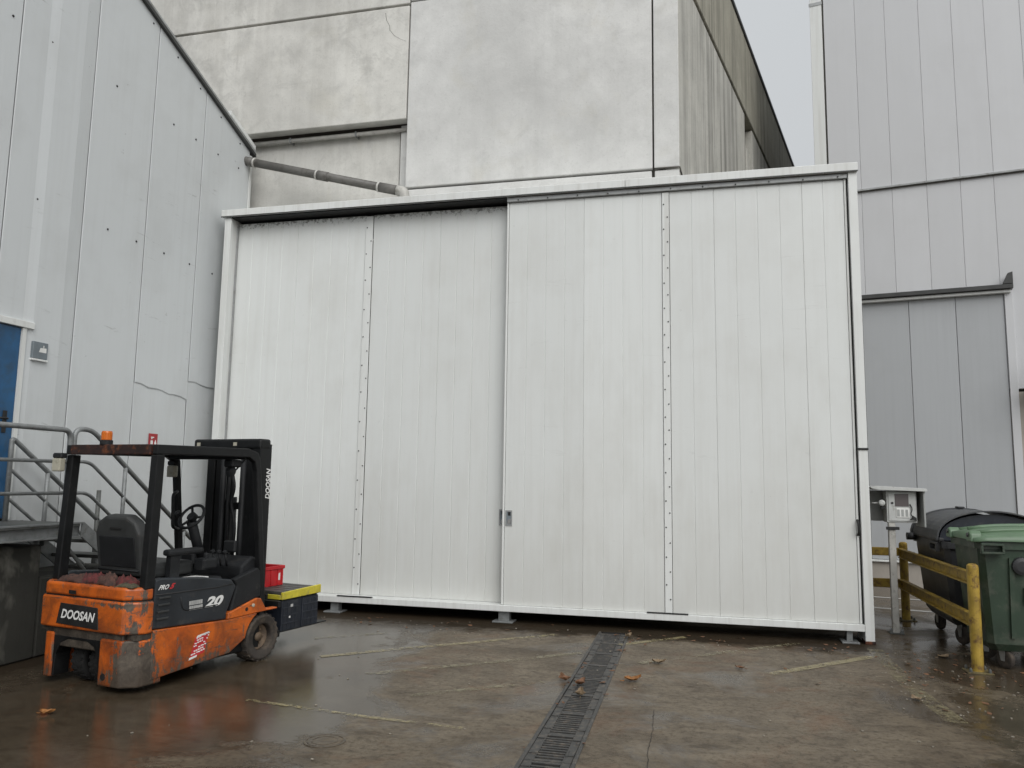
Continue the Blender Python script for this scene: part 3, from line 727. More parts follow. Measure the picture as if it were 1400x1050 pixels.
for i in range(1, NS+1):
    zz = LZ-RISE*i; yy = SY+RUN*i
    MB().box(XI, XS-.031, yy-.06, yy+.19, zz-.035, zz, .004).build('tread', 'galvanised_dark', stc, True)
def rail(pts, r=.022): MB().tube(roundpath(pts, .09), r, 10).build('rail', 'galvanised', stc, True)
for z_, r_ in ((2.12, .025), (1.82, .017), (1.525, .017)):
    if z_ > 2: rail([(XS, LY0, z_), (XS, 6.31, z_), (XS, 6.31, LZ)], r_)
    else: rail([(XS, LY0, z_), (XS, 6.31, z_)], r_)
for y_ in (3.5, 4.9): MB().tube([(XS, y_, LZ), (XS, y_, 2.12)], .023, 10).build('rail_post', 'galvanised', stc, True)
def flight_rail(x_, y0, top, mid, low, ysl, yend, drop=.22, newel=False):
    y1 = y0+drop
    for z_, r_ in ((top, .024), (mid, .017), (low, .017)):
        ze = z_-SLP*(yend-y1)
        p_ = [(x_, y0, LZ if z_ == top else z_), (x_, y0, z_), (x_, y1, z_), (x_, yend, ze)] if z_ == top else [(x_, y0, z_), (x_, y1, z_), (x_, yend, ze)]
        if z_ == top and newel: p_.append((x_, yend, ze-.85))
        rail(p_, r_)
    for yy in ysl:
        zt = top-SLP*(yy-y1)
        MB().tube([(x_, yy, LZ-SLP*(yy-SY)-.08), (x_, yy, zt)], .022, 10).build('rail_post', 'galvanised', stc, True)
flight_rail(XS, 6.36, 2.14, 1.825, 1.524, (7.08, 8.1), 8.25)
flight_rail(XI+.04, 6.33, 2.03, 1.73, 1.45, (6.80, 7.6), 8.25, .03)
MB().tube([(XI+.04, 7.53, .55), (XI+.04, 7.53, 1.53)], .024, 10).build('rail_post', 'galvanised_dark', stc, True)
MB().tube([(XS-.1, 6.40, LZ-.15), (XS-.1, 7.05, .45)], .018, 8).build('brace', 'galvanised_dark', stc, True)
MB().box(XS-.06, XS-.01, 8.2, 8.26, 0, .5).build('foot', 'galvanised', stc, True)
pl0 = 0
pl = thing('concrete_plinth', 'dark concrete block under the metal landing', 'plinth', (-6.4, 4.8, 0))
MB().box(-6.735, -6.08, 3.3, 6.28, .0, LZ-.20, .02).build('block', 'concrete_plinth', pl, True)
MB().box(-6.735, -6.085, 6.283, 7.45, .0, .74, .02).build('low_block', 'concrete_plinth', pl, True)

# ================================================================== FORKLIFT
FL = thing('forklift', 'worn orange and black electric forklift carrying a dark crate', 'forklift', (-4.623, 6.964, 0), R(-11))
FL.scale = (1.065, 1, 1)
HW = .535
def fb(name, mat, mb, parent=None): return mb.build(name, mat, parent or FL)
# counterweight with chamfered rear corners and a wheel arch
def planshape(inset=0, y1=-1.27):
    h = HW-inset; ch = .115
    return [(-h-.03, y1), (-h-.03, -1.355+inset*.2), (-h-.01, -1.39+inset*.3), (-h+ch-.05, -1.47+inset), (h-ch, -1.47+inset), (h-.02, -1.375+inset*.3), (h, -1.335+inset*.2), (h, y1)]
fb('counterweight', 'worn_orange', MB().prism(planshape(.0), 'z', .455, .705, .014, 2))
fb('counterweight_top', 'worn_orange', MB().prism(planshape(.012), 'z', .712, .815, .022, 3))
fb('rear_plate', 'scuffed_metal', MB().box(-.45, HW-.125, -1.435, -1.40, .30, .4535, .008).box(-HW, HW-.02, -1.40, -1.20, .41, .452))
b = MB().prism([(.19, -1.455), (HW-.12, -1.455), (HW-.018, -1.37), (HW-.008, -1.33), (HW-.008, -1.15), (.19, -1.15)], 'z', .05, .408, .014, 2); fb('rear_leg', 'worn_orange', b)
b = MB().prism([(-.34, -1.452), (-HW+.12, -1.452), (-HW+.018, -1.37), (-HW+.008, -1.33), (-HW+.008, -1.15), (-.34, -1.15)], 'z', .05, .408, .014, 2); fb('rear_leg', 'worn_orange', b)
fb('arch_lining', 'black_paint', MB().prism([(-.338, .06), (-.32, .06), (-.31, .24), (-.26, .33), (-.18, .365), (.03, .365), (.11, .33), (.16, .24), (.17, .06), (.188, .06), (.188, .385), (-.338, .385)], 'y', -1.4385, -1.30, .003))
fb('wheel_well', 'dark_seal', MB().box(-.335, .185, -.95, -.93, .05, .40).box(-HW+.02, HW-.02, -1.14, -.935, .36, .44))
fb('slot', 'dark_seal', MB().box(-.17, -.095, -1.4735, -1.468, .732, .762))
fb('groove', 'dark_seal', MB().prism(planshape(.018), 'z', .7045, .7125))
fb('tow_hole', 'dark_seal', MB().lathe([(.028, 0), (.028, .003), (.02, .004)], (.25, -1.4525, .12), (0, -1, 0), 16))
bd = fb('badge', 'dark_seal', MB().prism([(-.285, .49), (.185, .475), (.165, .645), (-.25, .655)], 'y', -1.4765, -1.4705, .002))
lettering('lettering', 'DOOSAN', 'white_print', bd, (-.232, -1.4785, .535), (1, 0, -.015), (.06, 0, 1), .375, .075, .22, .03)
# rear wheels
def wheel(name, cx, cy, r, wd, label=None, side=1, parent=FL, rub='rubber'):
    hub = fb(name, 'rim_dirty', MB().lathe([(r*.56, -wd*.30), (r*.56, wd*.18), (r*.50, wd*.22), (r*.44, wd*.08), (r*.20, wd*.08), (r*.18, wd*.26), (0, wd*.27)], (cx, cy, r), (side, 0, 0), 28))
    tm = MB().lathe([(r*.57, -wd/2), (r*.92, -wd/2), (r*.985, -wd*.42), (r, -wd*.3), (r, wd*.3), (r*.985, wd*.42), (r*.93, wd*.5), (r*.86, wd*.505), (r*.83, wd*.48), (r*.62, wd*.5), (r*.57, wd*.42)], (cx, cy, r), (side, 0, 0), 40, True)
    sub(tm, 'tyre', rub, hub)
    bt = MB()
    for k in range(6):
        a_ = k*math.pi/3; bt.lathe([(.011, 0), (.011, .012), (.004, .014)], (cx+side*wd*.08, cy+math.cos(a_)*r*.33, r+math.sin(a_)*r*.33), (side, 0, 0), 6)
    tag(sub(bt, 'wheel_nut', 'rim_dirty', hub), kind='stuff')
    tr_ = MB()
    for k in range(22):
        a_ = k*2*math.pi/22
        for s_ in (-1, 1):
            mm_ = Matrix.Translation((cx, cy, r)) @ Matrix.Rotation(a_+(.07*s_), 4, 'X') @ Matrix.Translation((s_*wd*.26, 0, r))
            tr_.box(-wd*.2, wd*.2, -.012, .012, -.006, .004, mat=mm_)
    tag(sub(tr_, 'tread', rub, hub), kind='stuff')
    return hub
wheel('front_wheel', HW-.09, 0, .212, .175); wheel('front_wheel', -HW+.09, 0, .212, .175, side=-1)
wheel('rear_wheel', .03, -1.17, .185, .13, rub='rubber_dark'); wheel('rear_wheel', -.17, -1.17, .185, .13, side=-1, rub='rubber_dark')
# side skirts
def skirt(sx):
    arch = [(.03-.262*math.cos(a_), .205+.262*math.sin(a_)) for a_ in [R(d) for d in (8, 22, 36, 50, 64)]]
    pts = [(-1.262, .085), (-.42, .145)] + arch + [(-.12, .448), (-.46, .438), (-1.262, .472)]
    x0, x1 = (HW-.05, HW-.002) if sx > 0 else (-HW+.002, -HW+.05)
    return fb('side_skirt', 'worn_orange', MB().prism(pts, 'x', x0, x1, .008, 2))
sk = skirt(1); skirt(-1)
for sx in (1, -1):
    x0, x1 = (HW-.06, HW+.004) if sx > 0 else (-HW-.004, -HW+.06)
    fb('front_fender', 'worn_orange', MB().prism([(-.465, .441), (-.46, .495), (-.11, .585), (-.055, .575), (.02, .47), (.17, .468), (.18, .452), (-.10, .450)], 'x', x0, x1, .006))
fb('fender_lamp', 'lamp_lens', MB().lathe([(.016, 0), (.016, .008), (.0, .012)], (HW+.004, -.16, .525), (1, 0, 0), 12))
fb('fender_hole', 'dark_seal', MB().lathe([(.018, 0), (.018, .002), (.0, .0025)], (HW+.004, -.24, .50), (1, 0, 0), 12))
# black battery side covers
def scover(sx):
    x0, x1 = (HW-.075, HW-.012) if sx > 0 else (-HW+.012, -HW+.075)
    return fb('side_cover', 'side_cover_grey', MB().prism([(-1.264, .476), (-.468, .443), (-.468, .497), (-.37, .72), (-.43, .785), (-.73, .835), (-1.2, .875), (-1.264, .865)], 'x', x0, x1, .012, 2))
sc_ = scover(1); scover(-1)
for i in range(4): sub(MB().box(HW-.0125, HW-.001, -1.235+i*.004, -1.12+i*.004, -0+.545+.055*i, .560+.055*i, .002, mat=Matrix.Translation((0, 0, .0))), 'vent_slat', 'seat_vinyl', sc_)
sub(MB().tube(roundpath([(HW-.012, -1.00, .70), (HW-.012, -.97, .585), (HW-.012, -.58, .585)], .06), .006, 6), 'moulding', 'black_plastic', sc_)
sub(MB().tube([(HW-.012, -1.255, .745), (HW-.012, -.60, .735), (HW-.012, -.42, .745)], .005, 6), 'seam', 'dark_seal', sc_)
lettering('lettering', 'PRO', 'white_print', sc_, (HW-.009, -1.235, .783), (0, 1, -.02), (0, .3, 1), .10, .040, .3, .03)
lettering('lettering', '5', 'red_print', sc_, (HW-.009, -1.125, .780), (0, 1, -.02), (0, .3, 1), .05, .046, .3, .05)
lettering('lettering', '20', 'white_print', sc_, (HW-.009, -.735, .578), (0, 1, -.02), (0, .25, 1), .20, .092, .2, .05)
b = MB()
for rr in range(2):
    for k in range(7): b.box(HW-.011, HW-.0088, -.90+k*.021+rr*-.004, -.883+k*.021+rr*-.004, .578+.042*rr, .612+.042*rr)
tag(sub(b, 'small_print', 'grey_print', sc_), kind='stuff')
# warning sticker
stk = sub(MB().prism([(-.875, .175), (-.72, .205), (-.675, .365), (-.82, .345)], 'x', HW-.0018, HW-.0006), 'sticker', 'red_print', sk)
b = MB(); random.seed(3)
for rr in range(7):
    z_ = .20+.020*rr; y_a = -.862+.0085*rr; L_ = .14-.001*rr; y_ = y_a
    while y_ < y_a+L_:
        wd = random.uniform(.008, .03)
        if random.random() < .75: b.box(HW-.0005, HW+.0008, y_, y_+wd*.8, z_+(y_+.88)*.2, z_+.010+(y_+.88)*.2)
        y_ += wd
b.prism([(-.882, .168), (-.80, .182), (-.795, .200), (-.877, .187)], 'x', HW-.0005, HW+.0008)
b.prism([(-.81, .343), (-.68, .36), (-.675, .374), (-.80, .358)], 'x', HW-.0005, HW+.0008)
tag(sub(b, 'sticker_print', 'white_print', stk), kind='stuff')
# body core, floor and cowl
fb('battery_hood', 'black_plastic', MB().box(-HW+.085, HW-.085, -1.262, -.46, .45, .815, .02, seg=2))
fb('chassis', 'black_paint', MB().box(-HW+.06, HW-.06, -.92, .02, .11, .43, .01))
fb('floor_plate', 'black_paint', MB().box(-HW+.07, HW-.07, -.455, -.05, .44, .47, .004))
fb('cowl', 'black_plastic', MB().prism([(-.20, .50), (-.04, .50), (-.02, .93), (-.10, .965), (-.24, .88), (-.24, .80)], 'x', -HW+.1, HW-.08, .02, 2))
fb('cowl_cheek', 'black_plastic', MB().prism([(-.42, .50), (-.05, .59), (-.03, .80), (-.10, .86), (-.40, .78), (-.36, .72)], 'x', HW-.07, HW-.014, .012, 2))
fb('steering_column', 'black_plastic', MB().tube([(-.08, -.16, .85), (-.03, -.38, 1.28)], .045, 12).box(-.22, -.06, -.30, -.16, .86, .98, .02))
b = MB(); ctr = Vector((-.01, -.40, 1.325)); ax = Vector((0, -.82, .57)).normalized(); e1 = Vector((1, 0, 0)); e2 = ax.cross(e1)
b.tube([ctr+(e1*math.cos(k*math.pi/12)+e2*math.sin(k*math.pi/12))*.125 for k in range(25)], .014, 8, cap=False)
for a_ in (0, 2.1, 4.2): b.tube([ctr-ax*.02, ctr+(e1*math.cos(a_)+e2*math.sin(a_))*.12], .012, 6)
b.lathe([(.045, -.03), (.045, .01), (.0, .015)], ctr, ax, 14)
fb('steering_wheel', 'black_plastic', b)
fb('steering_knob', 'black_plastic', MB().lathe([(.012, 0), (.012, .03), (.025, .035), (.028, .06), (.0, .075)], ctr+e1*-.13, ax, 10))
fb('display', 'black_plastic', MB().box(.16, .30, -.17, -.13, .99, 1.10, .012, mat=Matrix.Rotation(0, 4, 'X')))
for i in range(3): fb('lever', 'black_plastic', MB().tube([(.20+.07*i, -.30, .88), (.21+.07*i, -.34, 1.0)], .009, 6).lathe([(.0, 0), (.022, .012), (.022, .03), (.0, .042)], (.21+.07*i, -.34, .99), (0, -.2, 1), 10))
# seat
def seat_shape():
    prof = [(-.25, 0), (-.255, .36), (-.21, .46), (-.12, .515), (.12, .515), (.21, .46), (.255, .36), (.25, 0)]
    M_ = Matrix.Translation((0, -1.10, .86)) @ Matrix.Rotation(R(9), 4, 'X')
    return MB().prism(prof, 'y', -.055, .055, .03, 3, M_)
st_ = fb('backrest', 'seat_vinyl', seat_shape())
MT = Matrix.Translation((0, -1.10, .86)) @ Matrix.Rotation(R(9), 4, 'X')
sub(MB().box(-.20, .20, -.062, -.052, .08, .34, .006, mat=MT), 'back_shell', 'black_plastic', st_)
sub(MB().box(-.06, .06, -.068, -.0625, .40, .42, .002, mat=MT), 'pocket', 'dark_seal', st_)
sub(MB().tube([MT @ Vector((-.23, -.058, .055)), MT @ Vector((.23, -.058, .055))], .008, 6), 'piping', 'black_plastic', st_)
fb('seat_cushion', 'seat_vinyl', MB().box(-.26, .26, -1.06, -.60, .83, .96, .04, seg=3))
fb('seat_base', 'black_plastic', MB().box(-.24, .24, -1.10, -.62, .817, .828))
fb('armrest', 'black_plastic', MB().box(.27, .36, -.98, -.60, 1.02, 1.075, .02, seg=2).box(.29, .34, -.95, -.85, .82, 1.018))
fb('console', 'black_plastic', MB().box(.30, .42, -.66, -.50, .88, .98, .02, seg=2).lathe([(.02, 0), (.022, .03), (.0, .05)], (.36, -.58, .98), (0, 0, 1), 10))
fb('card', 'white_print', MB().box(.30, HW-.09, -1.05, -.62, .8165, .826, .002))
fb('tray', 'black_plastic', MB().box(.22, .45, -1.2, -1.07, .8165, .85, .01))
# overhead guard
PX = HW-.045
def post_prism(x0, x1, pts): return MB().prism(pts, 'x', x0, x1, .008, 2)
fb('guard_post', 'black_paint', post_prism(PX-.035, PX+.035, [(-1.36, .80), (-1.27, .80), (-1.255, 1.87), (-1.335, 1.87)]))
fb('guard_post', 'black_paint', post_prism(-PX-.035, -PX+.035, [(-1.36, .80), (-1.27, .80), (-1.235, 1.87), (-1.315, 1.87)]))
fp = [(-1.335, 1.875), (-1.335, 1.955), (-.30, 1.965), (-.17, 1.93), (-.135, 1.85), (.015, .60), (.01, .36), (-.05, .36), (-.05, .62), (-.185, 1.76), (-.21, 1.84), (-.29, 1.885)]
for sx in (1, -1): fb('guard_side_rail', 'black_paint', post_prism(sx*PX-.022, sx*PX+.032, fp))
fb('guard_rear_bar', 'rusty_bar', MB().box(-PX+.036, PX-.036, -1.345, -1.27, 1.872, 1.957, .008, seg=2))
fb('guard_front_bar', 'black_paint', MB().box(-PX+.036, PX-.036, -.28, -.20, 1.865, 1.945, .01, seg=2))
for i in range(7): fb('roof_bar', 'black_paint', MB().box(-PX+.12+i*.128, -PX+.16+i*.128, -1.268, -.282, 1.90, 1.95, .004))
fb('roof_sheet', 'black_plastic', MB().box(-PX+.04, PX-.04, -1.0, -.30, 1.951, 1.962))
bc = fb('beacon', 'black_plastic', MB().lathe([(.05, 0), (.05, .035), (.04, .04)], (-.085, -1.305, 1.957), (0, 0, 1), 16))
sub(MB().lathe([(.043, .041), (.043, .10), (.038, .115), (.0, .118)], (-.085, -1.305, 1.957), (0, 0, 1), 18), 'beacon_lens', 'beacon_amber', bc)
def lamp(x_, y_, z_, fy, w_=.055):
    h = fb('work_lamp', 'black_plastic', MB().box(x_-w_, x_+w_, y_-.035, y_+.03, z_+.045, z_+.09, .01))
    sub(MB().box(x_-w_*.9, x_+w_*.9, y_-.04, y_+.02, z_-.07, z_+.044, .012, seg=2), 'lamp_head', 'lamp_lens', h); return h
lamp(-PX-.06, -1.36, 1.795, -1); lamp(-PX+.05, -.24, 1.76, 1, .05)
fb('mirror', 'black_plastic', MB().lathe([(.0, 0), (.05, .012), (.055, .03), (.0, .05)], (PX-.09, -.36, 1.75), (0, -1, .1), 14).tube([(PX-.09, -.33, 1.76), (PX-.06, -.25, 1.86)], .008, 6))
fb('grab_handle', 'black_plastic', MB().tube(roundpath([(-PX+.04, -.16, 1.55), (-PX+.07, -.24, 1.52), (-PX+.07, -.22, 1.2), (-PX+.04, -.12, 1.18)], .04), .016, 8))
fb('camera_pod', 'black_plastic', MB().box(PX-.15, PX-.04, -.42, -.30, 1.79, 1.86, .012))
# mast
def chan(x0, x1, y0, y1, z0, z1, web):   # C section open towards the middle
    wt = .018; xo, xi = (x1, x0) if web > 0 else (x0, x1)
    sgn = 1 if web > 0 else -1
    return MB().prism([(xo, y0), (xi, y0), (xi, y0+wt), (xo-sgn*wt, y0+wt), (xo-sgn*wt, y1-wt), (xi, y1-wt), (xi, y1), (xo, y1)], 'z', z0, z1, .002)
for sx in (1, -1):
    a_, b_ = (.255, .345) if sx > 0 else (-.30, -.21)
    ch_ = fb('mast_channel', 'black_paint', chan(a_, b_, .055, .215, .10, 2.03, sx))
    if sx > 0: lettering('lettering', 'DOOSAN', 'white_print', ch_, (.3465, .212, 1.49), (0, 0, 1), (0, -1, 0), .30, .062, .22, .03)
    a_, b_ = (.165, .25) if sx > 0 else (-.205, -.12)
    fb('inner_channel', 'black_paint', chan(a_, b_, .075, .235, .12, 2.0, sx))
    fb('lift_cylinder', 'black_plastic', MB().tube([(.14 if sx > 0 else -.10, .07, .15), (.14 if sx > 0 else -.10, .07, 1.95)], .03, 12))
fb('lift_chain', 'black_plastic', MB().box(-.05, -.02, .10, .125, .3, 1.9)); fb('lift_chain', 'black_plastic', MB().box(.115, .145, .10, .125, .3, 1.9))
fb('hose', 'black_plastic', MB().tube(roundpath([(.02, .06, 1.72), (.07, .04, 1.6), (.02, .05, 1.45), (.08, .06, 1.25), (.05, .08, .9)], .1), .016, 8))
fb('hose', 'black_plastic', MB().tube(roundpath([(-.01, .06, 1.9), (.0, .03, 1.5), (-.02, .06, .9)], .1), .014, 8))
fb('centre_cylinder', 'black_plastic', MB().tube([(-.06, .16, .3), (-.06, .16, 1.5)], .045, 12))
tb = fb('mast_crossbar', 'black_paint', MB().box(-.49, .35, .045, .20, 1.975, 2.08, .025, seg=3))
for x_ in (-.42, .04): sub(MB().box(x_-.022, x_+.022, .0425, .0445, 2.01, 2.045), 'marker', 'lamp_lens', tb)
fb('mast_crossbar', 'black_paint', MB().box(-.20, .25, .10, .16, 1.38, 1.45, .006)); fb('mast_crossbar', 'black_paint', MB().box(-.20, .25, .05, .10, .55, .72, .006))
# carriage and forks
fb('carriage', 'black_paint', MB().box(-.48, .48, .262, .30, .16, .22, .004).box(-.48, .48, .262, .30, .44, .50, .004).box(-.3, -.24, .24, .26, .16, .5).box(.24, .3, .24, .26, .16, .5))
for x_ in (-.24, .24): fb('fork', 'black_paint', MB().prism([(.303, .55), (.335, .55), (.335, .175), (1.28, .155), (1.28, .143), (.303, .14)], 'x', x_-.05, x_+.05, .004))

# cloths lying on the counterweight
FM = Matrix.Translation((-4.588, 6.957, 0)) @ Matrix.Rotation(R(-11), 4, 'Z')
def cloth(label, mat, x_, y_, z_, sx, sy, h, seed, rz=0):
    n = 20; b = MB(); vs_ = []; random.seed(seed)
    for i in range(n+1):
        for j in range(n+1):
            u_, v_ = i/n*2-1, j/n*2-1
            e = max(0, 1-(abs(u_)**2.4)-(abs(v_)**2.4)*.9)
            nz = mnoise.fractal(Vector((u_*1.8+seed, v_*1.8, seed)), 1, 2, 4)
            hh = h*(e**.5)*(.55+.5*abs(nz)+.25*mnoise.noise(Vector((u_*6, v_*6, seed))))
            jx = 1+.2*mnoise.noise(Vector((v_*2, seed, 0)))
            vs_.append((u_*sx*jx, v_*sy*(1+.2*mnoise.noise(Vector((u_*2, 0, seed)))), max(.0, hh)))
    m_ = n+1
    fs = [(i*m_+j, (i+1)*m_+j, (i+1)*m_+j+1, i*m_+j+1) for i in range(n) for j in range(n)]
    base = len(vs_); vs_ += [(q[0]*.98, q[1]*.98, -.004) for q in vs_[:]]
    ring = [(i, 0) for i in range(n)]+[(n, j) for j in range(n)]+[(i, n) for i in range(n, 0, -1)]+[(0, j) for j in range(n, 0, -1)]
    for k in range(len(ring)):
        a_, c_ = ring[k], ring[(k+1) % len(ring)]; ia, ic = a_[0]*m_+a_[1], c_[0]*m_+c_[1]
        fs.append((ia, base+ia, base+ic, ic))
    fs += [tuple(base+q for q in f[::-1]) for f in fs[:n*n]]
    b.mesh(vs_, fs)
    for f in b.bm.faces: f.smooth = True
    o = b.build('rag', mat); p_ = FM @ Vector((x_, y_, z_)); o.location = p_; o.rotation_euler = (0, 0, R(-11)+rz)
    return tag(o, label, 'rag', 'rags on the forklift')
cloth('crumpled dark brown rag at the left end of the forklift rear', 'rag_brown', -.27, -1.36, .818, .20, .07, .075, 3)
cloth('crumpled dark red rag lying in the middle of the forklift rear', 'rag_red', -.08, -1.345, .818, .11, .07, .105, 11, .3)
cloth('dark brown knotted rag just behind the forklift seat', 'rag_brown', .10, -1.36, .818, .13, .065, .10, 23, -.2)
cloth('dusty red rag at the right end of the forklift rear', 'rag_red', .29, -1.335, .818, .11, .06, .10, 31, .1)
cloth('flat khaki cloth below the red rag by the right guard post', 'rag_khaki', .36, -1.385, .818, .10, .05, .035, 41)

# the load: dark crate with a slatted lid and yellow edge
LD = thing('storage_crate', 'large dark plastic crate with yellow edged slatted lid on the forks', 'crate', FM @ Vector((0, .66, .178)), R(-11))
BX0, BX1, BY0, BY1, BH = -.42, .42, -.285, .29, .315
def lbx(name, mat, mb): return mb.build(name, mat, LD)
lbx('body', 'box_dark', MB().box(BX0+.012, BX1-.012, BY0+.012, BY1-.012, 0, BH, .006))
for f in (0, 1):
    y0 = BY0+.004+f*(BY1-BY0)*.54; y1 = y0+(BY1-BY0)*.43
    sp = lbx('side_panel', 'box_dark', MB().box(BX1-.014, BX1, y0, y1, .01, BH-.01, .005))
    for z_ in (.075, .15, .225): sub(MB().box(BX1, BX1+.006, y0+.01, y1-.01, z_, z_+.014, .002), 'rib', 'box_dark', sp)
    for k in range(4): sub(MB().box(BX1, BX1+.004, y0+.02+k*.06, y0+.032+k*.06, .02, .28, .001), 'rib', 'box_dark', sp)
    if f == 0:
        sub(MB().box(BX1+.0045, BX1+.0075, y0+.12, y0+.155, .235, .262), 'label', 'grey_print', sp); sub(MB().box(BX1+.0065, BX1+.0085, y0+.10, y0+.12, .13, .15), 'label', 'white_print', sp)
sp = lbx('end_panel', 'box_dark', MB().box(BX0, BX1, BY0-.0, BY0+.011, .01, BH-.01, .003))
lbx('lid_edge', 'yellow_edge', MB().prism([(BY0-.01, BH+.004), (BY1+.01, BH+.012), (BY1+.01, BH+.095), (BY0-.01, BH+.075)], 'x', BX1-.012, BX1+.014, .005, 2))
lbx('lid_edge', 'yellow_edge', MB().box(BX0-.01, BX1-.013, BY0-.018, BY0-.003, BH+.004, BH+.05, .004))
lbx('lid_frame', 'box_dark', MB().box(BX0, BX1-.013, BY0, BY1+.01, BH+.001, BH+.05, .004))
for i in range(5):
    y_ = BY0+.012+i*.115
    lbx('lid_slat', 'lid_slat', MB().box(BX0+.01, BX1-.016, y_, y_+.088, BH+.0505, BH+.080, .004))

CR = thing('red_crate', 'small open red plastic crate standing on the dark lidded crate', 'crate', FM @ Vector((-.10, .66, .178+BH+.081)), R(-11))
cw_, cl_, chh = .15, .145, .20
CRW = []
for nm, a in (('side_wall', (cw_-.012, cw_, -cl_, cl_, .0, chh)), ('side_wall', (-cw_, -cw_+.012, -cl_, cl_, .0, chh)), ('end_wall', (-cw_+.0125, cw_-.0125, -cl_, -cl_+.012, .0, chh)), ('end_wall', (-cw_+.0125, cw_-.0125, cl_-.012, cl_, .0, chh))):
    CRW.append(MB().box(*a, .003).build(nm, 'crate_red', CR))
MB().box(-cw_+.013, cw_-.013, -cl_+.013, cl_-.013, .002, .012).build('base', 'crate_red', CR)
for s_ in (-1, 1):
    MB().box(s_*(cw_+.006)-.006, s_*(cw_+.006)+.006, -cl_-.012, cl_+.012, chh-.03, chh+.004, .003).build('rim', 'crate_red', CR)
    MB().box(-cw_+.0005, cw_-.0005, s_*(cl_+.006)-.006, s_*(cl_+.006)+.006, chh-.03, chh+.004, .003).build('rim', 'crate_red', CR)
for y_ in (-cl_+.01, -.05, .05, cl_-.03): sub(MB().box(cw_, cw_+.007, y_, y_+.014, .01, chh-.032, .002), 'rib', 'crate_red', CRW[0])
for x_ in (-.12, -.05, .05, .12): sub(MB().box(x_-.006, x_+.006, -cl_-.007, -cl_, .01, chh-.032, .002), 'rib', 'crate_red', CRW[2])
sub(MB().prism([(.065, .055), (.095, .055), (.095, .13), (.055, .12), (.06, .11)], 'x', cw_+.0005, cw_+.002), 'paper_label', 'white_print', CRW[0])

# ================================================================== RIGHT SIDE: CABINET, BARRIER, BINS
CYB = 10.317
cab = thing('control_cabinet', 'white weathered control box with a hood on a thin post beside the door', 'cabinet', (2.13, CYB, 0))
MB().box(2.10, 2.175, CYB-.03, CYB+.03, 0, 1.29, .006).build('post', 'pale_pipe', cab, True)
MB().box(2.06, 2.215, CYB-.07, CYB+.07, .0, .014, .002).build('base_plate', 'galvanised_dark', cab, True)
for x_ in (2.075, 2.2): MB().lathe([(.016, 0), (.016, .03), (.008, .05)], (x_, CYB-.05, .014), (0, 0, 1), 6).build('bolt', 'galvanised', cab, True)
MB().box(2.07, 2.215, CYB-.05, CYB-.032, 1.20, 1.235, .003).build('clamp', 'dark_seal', cab, True)
bx_ = MB().box(2.085, 2.415, CYB-.04, CYB+.16, 1.285, 1.655, .006).build('box', 'cabinet_paint', cab, True)
MB().box(2.105, 2.405, CYB-.052, CYB-.041, 1.305, 1.64, .003).build('door', 'cabinet_paint', bx_)
MB().box(2.175, 2.325, CYB-.056, CYB-.0525, 1.475, 1.625, .002).build('window', 'cabinet_glass', bx_)
MB().box(2.185, 2.335, CYB-.060, CYB-.0525, 1.345, 1.46, .006).build('terminal', 'white_print', bx_)
for i in range(3): MB().box(2.195+i*.045, 2.222+i*.045, CYB-.063, CYB-.0605, 1.36, 1.44, .002).build('terminal_key', 'cabinet_shade', bx_)
MB().lathe([(.014, 0), (.014, .006), (.0, .01)], (2.145, CYB-.0525, 1.515), (0, -1, 0), 10).build('lock', 'dark_seal', bx_)
MB().tube(roundpath([(2.335, CYB-.06, 1.505), (2.36, CYB-.075, 1.45), (2.335, CYB-.075, 1.39), (2.365, CYB-.07, 1.35), (2.33, CYB-.07, 1.32)], .03), .006, 6).build('cable', 'dark_seal', bx_)
MB().prism([(2.35, 1.335), (2.40, 1.31), (2.40, 1.345), (2.365, 1.37)], 'y', CYB-.075, CYB-.055).build('plug', 'dark_seal', bx_)
MB().prism([(1.90, 1.70), (1.96, 1.715), (2.50, 1.69), (2.51, 1.665), (2.50, 1.655), (1.97, 1.668), (1.90, 1.685)], 'y', CYB-.16, CYB+.30, .003).build('hood', 'cabinet_paint', cab, True)
MB().box(2.47, 2.49, CYB-.12, CYB+.28, 1.24, 1.656, .003).build('hood_side', 'cabinet_shade', cab, True)
MB().box(1.90, 2.469, CYB+.26, CYB+.28, 1.29, 1.66).build('hood_back', 'cabinet_shade', cab, True)
MB().lathe([(.035, 0), (.035, .06), (.02, .07)], (2.03, CYB-.02, 1.515), (0, -1, 0), 14).tube([(1.93, CYB+.0, 1.51), (2.03, CYB+.0, 1.51)], .012, 8).build('socket', 'cabinet_paint', cab, True)
MB().box(2.02, 2.07, CYB-.05, CYB, 1.44, 1.475, .004).build('socket_plug', 'dark_seal', cab, True)

br = thing('safety_barrier', 'scuffed yellow guard barrier in front of the bins', 'barrier', (2.45, 9.9, 0))
for (x_, y_) in ((2.44, 8.44), (2.485, 11.37)):
    po = MB().lathe([(.052, .01), (.052, .955), (.048, .978), (.03, .992), (.0, .996)], (x_, y_, 0), (0, 0, 1), 18).build('post', 'barrier_yellow', br, True)
    MB().box(x_-.11, x_+.11, y_-.10, y_+.10, .0, .012, .002).build('base_plate', 'barrier_base', po)
    for dx, dy in ((-.08, -.07), (.08, -.07), (.08, .07), (-.08, .07)): MB().lathe([(.014, 0), (.014, .02), (.008, .035)], (x_+dx, y_+dy, .0125), (0, 0, 1), 6).build('bolt', 'galvanised_dark', po)
def rail_y(z0, z1):
    n = MB().prism([(2.46, z0), (2.405, z0), (2.405, z0+.012), (2.447, z0+.012), (2.447, z1-.012), (2.405, z1-.012), (2.405, z1), (2.46, z1)], 'y', 8.505, 11.31).build('rail', 'barrier_yellow', br, True)
